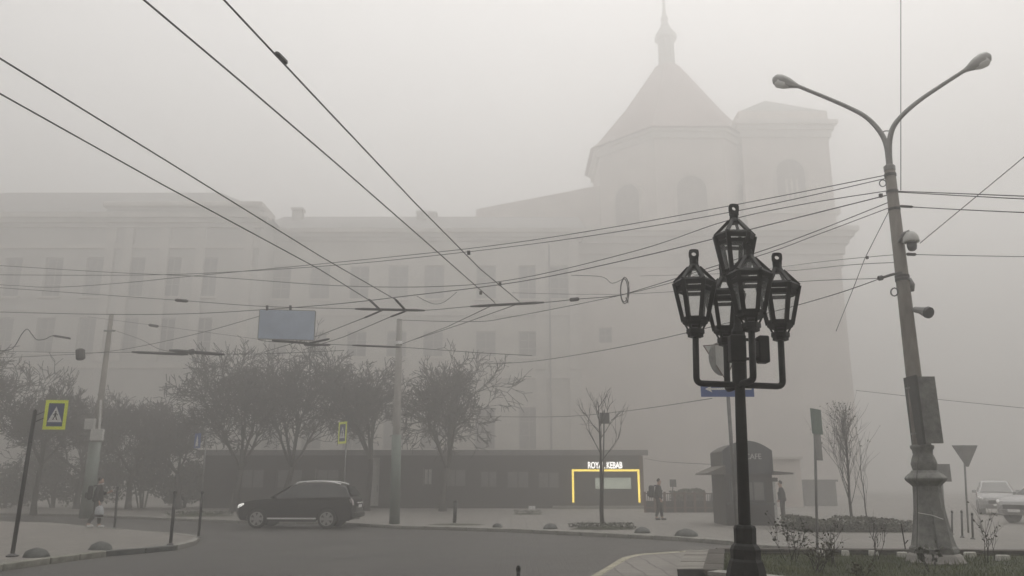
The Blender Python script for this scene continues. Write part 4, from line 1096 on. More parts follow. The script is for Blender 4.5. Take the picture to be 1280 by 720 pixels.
def crossing(parent, o, yaw, w, h):
    """pedestrian crossing sign: fluorescent border, blue square, white triangle with walking figure"""
    tx = Vector((math.cos(yaw), math.sin(yaw), 0)); n = Vector((math.sin(yaw), -math.cos(yaw), 0))
    pl = obj('sign_plate', plate(MB(), rect(w, h), o, tx, n, -.015, 0), M['signback'], parent, world=True)
    obj('border', frame_of(MB(), w, h, w * .15, o, tx, n, .001, .006), M['yellow'], pl, world=True)
    iw, ih = w * .7, h - w * .3
    obj('blue_field', plate(MB(), rect(iw - .004, ih - .004), o, tx, n, .001, .005), M['bluegrey'], pl, world=True)
    tw, tb_, tt_ = iw * .46, -ih * .32, ih * .36
    obj('triangle', plate(MB(), [(-tw, tb_), (tw, tb_), (0, tt_)], o, tx, n, .0055, .009), M['white'], pl, world=True)
    f = MB()
    for poly in ([(-.02, .09), (.02, .09), (.02, .14), (-.02, .14)], [(-.035, -.03), (.03, -.03), (.025, .08), (-.025, .08)],
                 [(-.03, -.03), (.0, -.03), (-.05, -.15), (-.085, -.15)], [(.0, -.03), (.03, -.03), (.08, -.15), (.045, -.15)],
                 [(-.03, .07), (-.02, .045), (-.07, .0), (-.085, .01)], [(.03, .07), (.02, .045), (.07, .0), (.085, .01)]):
        s_ = iw / .5
        plate(f, [(x * s_, (z - .02) * s_) for x, z in poly], o, tx, n, .0095, .012)
    obj('walking_figure', f, M['darkmetal'], pl, world=True)
# left sign post with an edge-on plate and the crossing sign on a bracket
b = PZ(15, 696, PV); ds = b.y
sgn = thing('crossing_sign_post', 'leaning dark post with yellow-bordered pedestrian crossing sign', 'sign', b)
top = P(44, 513, ds)
obj('post', MB().tube([b, top], .045, 10), M['darkmetal'], sgn, smooth=True, world=True)
obj('foot', MB().lathe([(.12, 0), (.12, .03), (.05, .07)], b, 10), M['darkmetal'], sgn, world=True)
s0 = P(44, 513, ds - .06); s1 = P(40, 555, ds - .06)
vd = Vector((top.x, top.y, 0)).normalized(); vn = Vector((vd.y, -vd.x, 0))
obj('side_plate', plate(MB(), rect(.6, s0.z - s1.z), s0.lerp(s1, .5) - vn * .03, vd, vn, 0, .035), M['darkmetal'], sgn, world=True)
so = P(69.5, 518.5, ds - .05); kS = MPX(518, ds)
crossing(sgn, so, R(8), 26.5 * kS, 36.5 * kS)
obj('bracket', MB().tube([P(42, 528, ds), so + Vector((0, .03, .05))], .014, 6).tube([P(43, 520, ds), so + Vector((0, .03, .2))], .01, 6), M['darkmetal'], sgn, world=True)
# far crossing sign, turned away
b = P(428, 652, 34.5); b.z = PV
s2 = thing('far_crossing_sign', 'narrow-looking yellow-bordered crossing sign on thin post behind dark car', 'sign', b)
o2 = P(428.5, 541, 34.5); k2 = MPX(541, 34.5)
obj('post', MB().tube([b, (b.x, b.y, o2.z + .4)], .03, 8), M['steel'], s2, smooth=True, world=True)
crossing(s2, o2 + Vector((0, -.06, 0)), R(-48), 20 * k2, 27 * k2)
# small blue sign
b = P(249, 650, 40); b.z = PV
s3 = thing('blue_sign', 'small narrow blue sign with white mark on thin post', 'sign', b)
o3 = P(248, 551, 40)
obj('post', MB().tube([b, (b.x, b.y, o3.z + .35)], .03, 8), M['steel'], s3, smooth=True, world=True)
tx = Vector((math.cos(R(-46)), math.sin(R(-46)), 0)); n_ = Vector((math.sin(R(-46)), -math.cos(R(-46)), 0))
obj('plate', plate(MB(), rect(.7, .72), o3 + n_ * .04, tx, n_, 0, .02), M['blue'], s3, world=True)
obj('mark', plate(MB(), [(-.16, -.26), (.16, -.26), (.1, .05), (.0, .28), (-.1, .05)], o3 + n_ * .04, tx, n_, .021, .026), M['white'], s3, world=True)
# one-way arrow sign with two plates above
D1 = 17.0
b = P(924, 705, D1); b.z = PV; tp = P(906, 432, D1)
s4 = thing('one_way_sign', 'blue one-way arrow sign with triangular and round plates above on leaning post', 'sign', b)
obj('post', MB().tube([b, tp], .038, 10), M['steel'], s4, smooth=True, world=True)
k4 = MPX(488, D1); o4 = P(909, 488.5, D1 - .06)
tx = Vector((1, 0, 0)); n_ = Vector((0, -1, 0))
ar = obj('arrow_plate', plate(MB(), rect(66 * k4, 15 * k4), o4, tx, n_, 0, .02), M['blue'], s4, world=True)
obj('arrow', plate(MB(), [(-28 * k4, 2.2 * k4), (-19 * k4, 6.3 * k4), (-20.5 * k4, 3.4 * k4), (30 * k4, 4.2 * k4), (30 * k4, 1.1 * k4), (-20.5 * k4, 1.0 * k4), (-19 * k4, -2.2 * k4)], o4, tx, n_, .021, .026), M['white'], ar, world=True)
yw = R(-28); tx = Vector((math.cos(yw), math.sin(yw), 0)); n_ = Vector((math.sin(yw), -math.cos(yw), 0))
o5 = P(905, 446, D1 - .07)
tri = [(-.44, .28), (0, -.5), (.44, .28)]
tr_ = obj('triangle_plate', plate(MB(), [tri[0], tri[1], tri[2]], o5, tx, n_, 0, .015), M['red'], s4, world=True)
obj('triangle_face', plate(MB(), [(-.4, .26), (0, -.455), (.4, .26)], o5, tx, n_, .0155, .02), M['whitepane'], tr_, world=True)
yw2 = R(35); tx2 = Vector((math.cos(yw2), math.sin(yw2), 0)); n2 = Vector((math.sin(yw2), -math.cos(yw2), 0))
o6 = P(900, 449, D1 + .1)
obj('round_plate', plate(MB(), [(.36 * math.cos(a * .2618), .36 * math.sin(a * .2618)) for a in range(24)], o6, tx2, n2, 0, .02), M['greypaint'], s4, world=True)
# green sign seen almost edge-on
D2 = 19.0
b = P(1021.5, 690, D2); b.z = PV; tp = P(1018, 511, D2)
s5 = thing('green_street_sign', 'narrow green sign above a smaller plate on slim grey post', 'sign', b)
obj('post', MB().tube([b, tp], .03, 8), M['steel'], s5, smooth=True, world=True)
yw = R(49); tx = Vector((math.cos(yw), math.sin(yw), 0)); n_ = Vector((math.sin(yw), -math.cos(yw), 0))
k5 = MPX(540, D2)
obj('green_plate', plate(MB(), rect(.62, 31 * k5), P(1018, 527, D2) - n_ * .0, tx, n_, .04, .06), M['green'], s5, world=True)
obj('lower_plate', plate(MB(), rect(.4, 32 * k5), P(1020, 559, D2), tx, n_, .04, .06), M['signback'], s5, world=True)
# give-way sign seen from behind + square plate behind the pole
D3 = 27.0
b = P(1210, 662, D3); b.z = PV; o7 = P(1206, 568, D3); k7 = MPX(568, D3)
s6 = thing('give_way_sign', 'grey back of downward triangular sign on thin post by parked cars', 'sign', b)
obj('post', MB().tube([b, o7 + Vector((0, 0, .3))], .03, 8), M['steel'], s6, smooth=True, world=True)
obj('plate', plate(MB(), [(-16 * k7, 11 * k7), (-14.5 * k7, 8 * k7), (-1.5 * k7, -15 * k7), (1.5 * k7, -15 * k7), (14.5 * k7, 8 * k7), (16 * k7, 11 * k7)], o7 + Vector((0, -.05, 0)), Vector((1, 0, 0)), Vector((0, -1, 0)), 0, .02), M['signback'], s6, world=True)
obj('clamp', MB().bb(o7.x - .25, o7.x + .25, o7.y - .085, o7.y - .071, o7.z + .0, o7.z + .04), M['steel'], s6, world=True)
b = P(1181, 664, 24); b.z = PV; o8 = P(1177, 591, 24)
s7 = thing('square_sign', 'small grey square sign half hidden behind the concrete pole base', 'sign', b)
obj('post', MB().tube([b, o8 + Vector((0, 0, .2))], .03, 8), M['steel'], s7, smooth=True, world=True)
obj('plate', plate(MB(), rect(.46, .5), o8 + Vector((0, -.05, 0)), Vector((1, 0, 0)), Vector((0, -1, 0)), 0, .02), M['signback'], s7, world=True)
# square plate sign by the sapling
b = P(753, 655, YTD + 1.2); b.z = PV; o9 = P(755.5, 523, YTD + 1.2); k9 = MPX(523, YTD)
s8 = thing('square_board_sign', 'dark square board on thin pole above the young sapling', 'sign', b)
obj('post', MB().tube([b, o9 + Vector((0, 0, .3))], .03, 8), M['darkmetal'], s8, smooth=True, world=True)
obj('board', MB().box(o9 + Vector((0, -.08, 0)), (12 * k9, .1, 14 * k9)), M['darkmetal'], s8, world=True)

# ------------------------------------------------------------ far poles
b = PZ(493, 655, PV); dF = b.y
fp = thing('pale_concrete_pole', 'pale straight concrete pole at far kerb just behind the dark car', 'pole', b)
tF = P(499.5, 399, dF)
obj('shaft', MB().tube([b, b.lerp(tF, .38), tF], [.185, .165, .12], 12), M['concrete_pale'], fp, smooth=True, world=True)
obj('painted_base', MB().tube([b, b.lerp(tF, .42)], [.21, .19], 12), M['bin'], fp, smooth=True, world=True)
obj('band', MB().tube([b.lerp(tF, .87), b.lerp(tF, .885)], .17, 10), M['white'], fp, world=True)
b = PZ(107, 648, PV); dG = b.y
gp = thing('utility_pole', 'old leaning utility pole with two small white boxes', 'pole', b)
tG = P(139.5, 393, dG)
obj('shaft', MB().tube([b, tG], [.2, .1], 12), M['concrete'], gp, smooth=True, world=True)
obj('painted_base', MB().tube([b, b.lerp(tG, .36)], [.3, .27], 12), M['bin'], gp, smooth=True, world=True)
obj('cross_arm', MB().tube([P(130, 413.5, dG - .2), P(144, 413.5, dG - .2)], .04, 6), M['darkmetal'], gp, world=True)
for x_, y_, w_, h_ in ((121.5, 543.5, 15, 14), (112.5, 530, 12, 13)):
    p = P(x_, y_, dG - .35); k = MPX(y_, dG)
    obj('meter_box', MB().box(p, (w_ * k, .2, h_ * k)), M['whitepane'], gp, world=True, bevel=.02)
obj('conduit', MB().tube([P(126, 500, dG - .25), P(124, 537, dG - .3)], .05, 6), M['whitepane'], gp, world=True)

# ------------------------------------------------------------ hanging blank panel
DH = 24.0
hp = thing('hanging_panel', 'blank pale blue-grey rectangular panel hung from span wires', 'panel', P(358, 424, DH))
q = [P(325, 387, DH), P(394, 389, DH), P(392, 425, DH), P(322.5, 423, DH)]
nn = Vector((0, .05, 0))
obj('sheet', MB().add(q + [v + nn for v in q], [(3, 2, 1, 0), (4, 5, 6, 7), (0, 1, 5, 4), (1, 2, 6, 5), (2, 3, 7, 6), (3, 0, 4, 7)]), M['hangpanel'], hp, world=True)
fr = MB()
for a_, b_ in zip(q, q[1:] + q[:1]): fr.tube([a_ + nn * .5, b_ + nn * .5], .028, 4)
obj('frame', fr, M['steel'], hp, world=True)
for x_ in (334, 363):
    obj('hanger', MB().tube([P(x_, 382, DH), P(x_, 388, DH)], .04, 6), M['darkmetal'], hp, world=True)

# ------------------------------------------------------------ overhead wires
def wire(pts, r, label, group=None, bars=(), name='overhead_wire', smooth=True, n=7, beads=()):
    path = [P(*p) for p in pts]
    if smooth: path = catm(path, n)
    t = thing(name, label, 'wire', path[0], group=group)
    obj('cable', MB().tube(path, r, 5), M['wire'], t, world=True)
    for b in bars:            # insulator bars (start, end, radius)
        obj('insulator', MB().tube([P(*b[0]), P(*b[0]).lerp(P(*b[1]), .12), P(*b[0]).lerp(P(*b[1]), .88), P(*b[1])], [b[2] * .6, b[2], b[2], b[2] * .6], 7), M['insul'], t, world=True)
    for b in beads:
        p = P(*b[:3]); obj('clamp', MB().box(p, (b[3], b[3], b[3] * 1.2)), M['insul'], t, world=True, bevel=.01)
    return t
def zpt(x, y, z):
    p = PZ(x, y, z); return (x, y, p.y)
TZ = 6.0
DS = 20.0
g1 = 'trolley contact wires'; l1 = 'dark trolley contact wire slanting down across the sky to the insulator bars'
lw = .0105
def trolley(ptsz, tail, bars=(), beads=(), l1=l1):
    pts = [zpt(x, y, TZ) for x, y in ptsz]
    return wire(pts + tail, lw, l1, g1, bars, 'trolley_wire', smooth=False, beads=beads)
trolley([(-260, -88), (0, 73), (200, 196), (400, 320), (497, 376)], [(508, 389, DS), (488, 396, DS + .8), (430, 421, DS + 4), (380, 437, DS + 7)], bars=[((493, 373, DS - .5), (507, 388, DS), .03), ((488, 396, DS + .7), (507, 389, DS), .025)], l1='trolley contact wire of the pair held by the bar nearer the hanging panel')
trolley([(-260, -45), (0, 117), (200, 229), (400, 337), (461, 375)], [(478, 388.5, DS), (456, 397, DS + .8), (400, 419, DS + 4), (330, 440, DS + 7)], bars=[((461, 374, DS - .5), (476, 388, DS), .03), ((455, 397.5, DS + .8), (476, 388.5, DS), .025)], l1='trolley contact wire of the pair held by the bar nearer the hanging panel')
trolley([(100, -66), (180, 0), (300, 101), (420, 204), (540, 309), (617, 377)], [(619, 380, DS), (560, 408, DS + 3.5), (500, 431, DS + 7)], beads=[(601, 366, DS - .6, .07)], l1='plain trolley contact wire running beside the one with a dark splice')
trolley([(200, -85), (280, 0), (400, 128), (520, 255), (600, 336), (648, 376)], [(650, 379, DS), (580, 404, DS + 3), (510, 427, DS + 7)], bars=[((345, 66, zpt(345, 66, TZ)[2]), (358, 79, zpt(358, 79, TZ)[2]), .03)], beads=[(586, 316, DS - 3, .07), (625, 355, DS - 1, .07)], l1='trolley contact wire with a dark splice clamp high in the sky')
g2 = 'span wires tied to the concrete light pole'
lb_ = 'one of twin span wires tied topmost to the concrete light pole'
PD = TD
sw = .0085
wire([(-120, 352, 30), (0, 356, 27), (65, 359, 26), (150, 354, 25), (241, 345, 24), (420, 328, 21.5), (600, 309, 19), (760, 285, 16.8), (940, 252, 15), (1112, 218, PD)], sw, lb_, g2)
wire([(-120, 342, 30), (0, 343.5, 27), (140, 344, 25), (246, 342, 24), (420, 331.5, 21.5), (600, 313, 19), (760, 291.5, 16.8), (940, 260, 15), (1112, 222, PD)], sw, lb_, g2)
wire([(-120, 325, 30), (0, 332, 27), (140, 340.5, 25), (270, 346.5, 24), (420, 357, 21.5), (550, 358, 20), (652, 347.5, 19), (800, 312, 17), (905, 277, 15.5), (1000, 256, 14.6), (1113, 238, PD)], sw, 'single span wire crossing the twin span wires in a shallow sag', g2)
wire([(-120, 386, 30), (0, 390, 27), (140, 393, 25.5), (240, 392, 25), (330, 387, 24), (420, 380, 22), (500, 371, 20.7), (650, 352, 18.5), (800, 321, 16.6), (945, 285, 15), (1113, 243, PD)], sw * 1.25, 'thick dark span wire sagging from light pole past the hanging panel', beads=[(1101, 244.5, PD, .06)])
wire([(-120, 352, 30), (20, 361, 27), (225, 375.5, 24), (330, 383, 23), (445, 386, 20.5), (525, 388, 20), (590, 383, 20), (680, 378, 19.5), (720, 374, 19), (767, 370, 18), (800, 362, 17.5), (945, 316, 15.4), (1020, 289, 14.6), (1113, 252, PD)], sw,
     'trolley span wire carrying two long black insulator bars over the road', bars=[((444, 386, DS), (531, 388, DS), .035), ((588, 383, DS), (680, 378, DS - .3), .035), ((712, 374.8, DS - .8), (724, 373.6, DS - .8), .05), ((219, 375, 24), (235, 376.4, 24), .05)])
wire([(500, 400, 24), (590, 402, 21), (640, 396, 20), (800, 363.5, 17.2), (945, 321, 15.2), (1020, 294, 14.5), (1116, 258, PD)], sw * .9, 'lower span wire running from light pole to pale concrete pole')
wire([(-120, 450, 33), (0, 447, 30), (70, 444, 29), (130, 440, 28), (185, 431, 27), (255, 415, 25.5), (325, 395, DH)], sw, 'wire climbing from the left to bottom corner of hanging panel')
wire([(-120, 437, 34), (0, 439, 31), (100, 441, 29), (165, 440.5, 28), (280, 442.5, 27), (340, 442, 27), (430, 438, 27)], sw, 'low wire with a bundle of insulators left of hanging panel',
     bars=[((165, 440, 28), (235, 443, 27.5), .05), ((212, 438, 27.5), (280, 443, 27), .06), ((236, 440.5, 27), (243, 439, 27), .1), ((100, 436, 28.5), (100.5, 450, 28.5), .16)])
wire([(140, 412, 36), (175, 424, 33), (205, 438, 28), (260, 442, 27)], sw, 'short slack wire from utility pole down to insulator bundle')
wire([(110, 396, 33), (195, 407, 32), (215, 409.5, 32), (330, 425, 30)], sw * .7, 'thin slack wire with one insulator above the utility pole top', bars=[((186, 406, 32), (198, 408, 32), .06)])
wire([(322, 424, DH), (338, 427, DH), (413, 430.5, DH), (500, 434, 23.5), (600, 441, 23), (665, 444.5, 22.5)], sw, 'wire below the hanging panel carrying dark insulator sticks',
     bars=[((340, 425.5, DH), (386, 429, DH), .04), ((386, 429, DH), (412, 423.5, DH), .035), ((440, 431.5, DH), (500, 434, DH), .03), ((380, 431, DH), (413, 431, DH), .035)])
wire([(600, 455, 26), (650, 453, 24), (700, 447, 22), (800, 429, 19), (945, 395, 16), (1040, 369, 14.6), (1101, 348, PD)], sw, 'low wire running left from the pole bracket behind the lanterns')
wire([(1116, 254, PD), (1081, 323, PD + 1.5), (1066, 362, PD + 2.5), (1045, 414, PD + 4)], sw * .8, 'taut stay wire slanting down left from the light pole', smooth=False, beads=[(1084, 322, PD + 1.5, .05)])
wire([(1098, 348, PD), (1000, 352, 18), (880, 362, 22), (760, 368, 26), (640, 366, 30)], sw * .8, 'thin faded wire from pole bracket towards the church')
wire([(1124, 328, PD), (1064, 331, 16), (960, 340, 22), (800, 345, 30)], sw * .8, 'thin faded wire fading behind lanterns just above the bracket wire')
wire([(1123, 318, PD), (1020, 328, 20), (900, 344, 28)], sw * .7, 'faintest wire leading left from the pole below the dome camera')
g3 = 'wires leaving the light pole to the right'; lr = 'one of twin wires leaving the light pole opposite its topmost span wires'
wire([(1121, 239, PD), (1200, 242, 12.5), (1290, 245.5, 11), (1420, 249, 9)], sw, lr, g3)
wire([(1121, 240, PD), (1200, 244.5, 12.5), (1290, 249, 11), (1420, 253, 9)], sw, lr, g3)
wire([(1127, 258, PD), (1200, 262, 12.5), (1290, 266, 11), (1420, 270, 9)], sw, 'wire with a long insulator at the light pole above the dome camera', g3, bars=[((1124, 257.6, PD), (1141, 258.6, PD - .3), .025)])
wire([(1136, 318, PD), (1200, 319.5, 14), (1290, 321, 14), (1420, 323, 14)], sw * .8, 'thin level wire leaving the light pole just below the dome camera', g3, bars=[((1133, 317.6, PD), (1145, 318, PD), .03)])
wire([(1150, 304, 16), (1290, 188, 13), (1420, 80, 11)], sw, 'diagonal stay wire rising to the upper right beyond the light pole', smooth=False)
wire([(1126, -60, PD + .4), (1126, 100, PD + .4), (1126, 238, PD + .2)], sw * .9, 'vertical feeder wire dropping straight down to light pole top', smooth=False)
wire([(806, 573, YP), (830, 577, 50), (880, 580, 40), (906, 580, 34)], .012, 'slack wire between pavilion corner and the cafe kiosk')
wire([(560, 520, 50), (690, 521, 40), (780, 514, 34), (890, 498, 24)], .012, 'thin wire passing behind the square board above the sapling')
wire([(1070, 488, 30), (1180, 500, 28), (1300, 512, 26)], .008, 'thin faint low wire right of the concrete pole')
wire([(521, 370, DS), (532, 376, DS), (544, 380, DS), (556, 377, DS), (571, 365, DS)], sw * .8, 'short slack jumper cable hanging between the insulator bars')
wire([(714, 344, 18), (752, 346, 18), (765, 354, 18), (780, 348, 17.7)], sw * .8, 'short slack tail of cable left of the coil')
wire([(-20, 439, 26), (8, 438, 26), (18, 433, 26), (27, 418, 26), (34, 411.5, 26), (40, 418, 26), (46, 424.5, 26), (56, 424, 26), (65, 420, 26), (76, 421.5, 26), (88, 424, 26)], .014, 'loose kinked cable end dangling left of utility pole', bars=[((66, 419.5, 26), (88, 423, 26), .035)], name='loose_cable')
coilp = []
for i in range(41):
    a = i / 40 * 4 * math.pi
    rx_, ry_ = (4.6, 14.5) if a < 2 * math.pi else (5.5, 16.5)
    coilp.append(P(780 + rx_ * math.sin(a) + i * .03, 363 - ry_ * math.cos(a), 17.6 + .06 * math.cos(a) + .002 * i))
tag(obj('cable_coil', MB().tube(coilp, .012, 5).tube([P(782, 372, 17.6), P(785, 379, 17.6), P(786, 352, 17.6)], .01, 4), M['wire']), 'spare loop of black cable hanging from wire left of lanterns', 'cable coil')

# ------------------------------------------------------------ cafe kiosk and things beside it
kb = PZ(936, 657, PV); KD = kb.y
kk = MPX(620, KD)
kio = thing('cafe_kiosk', 'dark round-topped cafe kiosk with side awnings', 'kiosk', (kb.x, KD, PV))
kz_ = lambda y: zy(y, KD)
kx_ = lambda x: xx(x, 610, KD)
k0, k1 = kx_(906), kx_(966)
def arch_top(x0, x1, z0, z1, n=12):
    c = (x0 + x1) / 2; h = (x1 - x0) / 2
    return [(c + h * (1 - 2 * i / n), z0 + (z1 - z0) * (1 - (1 - 2 * i / n) ** 2)) for i in range(n + 1)]
ks = kz_(564)
obj('body', MB().extr([(k0, PV), (k1, PV)] + arch_top(k0, k1, ks, kz_(553)), KD, KD + 2.0), M['kiosk'], kio, world=True)
fb = obj('fascia', MB().extr([(k0 - .04, kz_(592)), (k1 + .04, kz_(592))] + arch_top(k0 - .04, k1 + .04, ks + .02, kz_(551)), KD - .1, KD - .004), M['kiosk_top'], kio, world=True)
text('CAFE', .3, M['letters_grey'], kio, (kx_(943), KD - .125, kz_(571)), width=.62, depth=.012)
sw_ = obj('serving_window', MB().bb(kx_(912), kx_(956), KD - .05, KD - .003, kz_(627), kz_(601)), M['kiosk_top'], kio, world=True)
for xa, xb_ in ((914, 926), (928, 940), (942, 954)):
    obj('pane', MB().bb(kx_(xa), kx_(xb_), KD - .062, KD - .052, kz_(625), kz_(603)), M['shoppane'], sw_, world=True)
obj('counter', MB().bb(k0 + .05, k1 - .05, KD - .3, KD - .003, kz_(631), kz_(628.5)), M['kiosk_top'], kio, world=True)
obj('panel', MB().bb(k0 + .1, k1 - .1, KD - .03, KD - .003, PV + .12, kz_(634)), M['shoptrim'], kio, world=True)
for side, xa, xb_ in ((-1, 884, 906), (1, 966, 990)):
    a_, b_ = kx_(xa), kx_(xb_)
    lo, hi = kz_(593), kz_(582)
    outer, inner = (a_, b_) if side < 0 else (b_, a_)
    obj('awning', MB().extr([(outer, lo), (inner, lo), (inner, hi if side < 0 else lo + .12), (outer, lo + .06)], KD - .3, KD + 1.9), M['awning'], kio, world=True)
obj('shelf', MB().bb(k1 + .004, kx_(975), KD + .2, KD + 1.6, kz_(602), kz_(597)), M['kiosk'], kio, world=True)
obj('door_jamb', MB().bb(k1 + .004, kx_(970), KD + .05, KD + .2, PV, kz_(602)), M['whitepane'], kio, world=True)
# pale container booth behind the kiosk
bp_ = P(985, 600, 56)
cb = thing('pale_booth', 'pale flat-roofed booth fading behind right side of the kiosk', 'booth', (bp_.x, 56, PV))
obj('wall', MB().bb(xx(966, 600, 56), xx(1002, 600, 56), 56, 59, PV, zy(574, 56)), M['plaster2'], cb, world=True)
obj('roof', MB().bb(xx(964, 600, 56), xx(1004, 600, 56), 55.7, 59.3, zy(574, 56) + .003, zy(571, 56)), M['trim'], cb, world=True)
obj('shutter', MB().bb(xx(974, 600, 56), xx(996, 600, 56), 55.95, 55.996, PV + .9, zy(590, 56)), M['trim'], cb, world=True)
bp_ = P(1030, 620, 60)
cb = thing('grey_booth', 'grey boxy booth almost lost in fog right of pale booth', 'booth', (bp_.x, 60, PV))
obj('wall', MB().bb(xx(1006, 620, 60), xx(1046, 620, 60), 60, 63, PV, zy(602, 60)), M['greypaint'], cb, world=True)
obj('roof', MB().bb(xx(1004, 620, 60), xx(1048, 620, 60), 59.8, 63.2, zy(602, 60) + .003, zy(599.5, 60)), M['greypaint'], cb, world=True)
# fence and clipped hedge between pavilion and kiosk
def leaf_box(name, x0, x1, y0, y1, z0, z1, n, m, seed, size=.06):
    rn = random.Random(seed); lm = MB()
    core = .12
    lm.bb(x0 + core, x1 - core, y0 + core, y1 - core, z0, z1 - core)
    for i in range(n):
        s_ = rn.random(); 
        c = Vector((rn.uniform(x0, x1), rn.uniform(y0, y1), rn.uniform(z0, z1)))
        if s_ < .45: c.z = z1 - abs(rn.gauss(0, .05))
        elif s_ < .8: c.y = y0 + abs(rn.gauss(0, .05))
        elif s_ < .9: c.x = x0 + abs(rn.gauss(0, .05))
        else: c.x = x1 - abs(rn.gauss(0, .05))
        c.z += .08 * math.sin(c.x * 3.1 + seed) + .05 * math.sin(c.x * 7.3)
        e1 = Vector((rn.gauss(0, 1), rn.gauss(0, 1), rn.gauss(0, 1))).normalized() * size * rn.uniform(.6, 1.3); e2 = e1.orthogonal().normalized(); e2.rotate(Quaternion(e1.normalized(), rn.uniform(0, 6.28))); e2 *= e1.length * .6
        lm.add([c - e1, c + e2, c + e1, c - e2], [(0, 1, 2, 3)])
    return lm
hd = leaf_box('hedge', xx(843, 620, 50), xx(882, 620, 50), 50, 51.5, PV, zy(613, 50), 1500, None, 5, .09)
tag(obj('clipped_hedge', hd, M['hedge']), 'dim clipped hedge behind fence left of the kiosk', 'hedge')
fd = 46.0
fx0, fx1 = xx(806, 630, fd), xx(906, 630, fd)
fn = thing('low_fence', 'low dark railing fence between pavilion and kiosk', 'fence', ((fx0 + fx1) / 2, fd, PV))
ftop = zy(617, fd)
for zz_ in (ftop, PV + .25):
    obj('rail', MB().bb(fx0, fx1, fd - .025, fd + .025, zz_ - .03, zz_ + .03), M['brick'], fn, world=True)
nb = 9
for i in range(nb):
    xq = fx0 + (fx1 - fx0) * i / (nb - 1)
    obj('post', MB().bb(xq - .06, xq + .06, fd - .09, fd - .028, PV, ftop + .1), M['brick'], fn, world=True)
pm_ = MB().bb(-.012, .012, -.01, .01, 0, ftop - PV - .32).mesh('baluster'); pm_.materials.append(M['darkmetal'])
for i in range(40):
    linked('baluster', pm_, fn, (fx0 + (fx1 - fx0) * (i + .5) / 40 - (fx0 + fx1) / 2, 0, .285))
obj('kick_board', MB().bb(fx0, fx1, fd + .03, fd + .06, PV, PV + .62), M['shopwall'], fn, world=True)
b = P(841, 640, 48); b.z = PV; o_ = P(841, 604, 48)
wsg = thing('small_board_sign', 'small dark square board on post right of the pavilion corner', 'sign', b)
obj('post', MB().tube([b, o_], .03, 6), M['darkmetal'], wsg, world=True)
obj('board', MB().box(o_ + Vector((0, -.06, 0)), (.36, .05, .42)), M['darkmetal'], wsg, world=True)
# low hedge island on the right
hx0, hx1 = xx(1000, 655, 27.5), xx(1136, 655, 27.5)
hd = leaf_box('hedge', hx0, hx1, 27.2, 29.5, PV, zy(650, 27.5), 3800, None, 9, .05)
tag(obj('low_hedge', hd, M['hedge']), 'long low clipped hedge under the slender young tree', 'hedge')

# ------------------------------------------------------------ vehicles
def wheel(parent, x, y, side, paint):
    w = obj('wheel', MB().tube([(0, -.11, 0), (0, -.1, 0), (0, .1, 0), (0, .11, 0)], [.3, .355, .355, .3], 22), M['tyre'], parent)
    w.location = (x, y, .355)
    rim = MB(); s_ = side
    rim.tube([(0, s_ * .09, 0), (0, s_ * .113, 0)], [.235, .225], 20)
    rm = obj('rim', rim, M['darkmetal'], w)
    sp = MB()
    for k in range(6):
        a = k * math.pi / 3
        d = Vector((math.cos(a), 0, math.sin(a))); t = Vector((-math.sin(a), 0, math.cos(a)))
        v = []
        for yy in (.113, .126):
            for r_, ww in ((.04, .045), (.235, .062)):
                v += [d * r_ - t * ww + Vector((0, s_ * yy, 0)), d * r_ + t * ww + Vector((0, s_ * yy, 0))]
        sp.add(v, [(0, 1, 3, 2), (4, 6, 7, 5), (0, 4, 5, 1), (2, 3, 7, 6), (0, 2, 6, 4), (1, 5, 7, 3)])
    n = 22
    sp.tube([(.245 * math.cos(2 * math.pi * k / n), s_ * .118, .245 * math.sin(2 * math.pi * k / n)) for k in range(n + 1)], .018, 5)
    sp.tube([(0, s_ * .112, 0), (0, s_ * .135, 0)], .06, 12)
    obj('spoke_ring', sp, M['rim'], w)
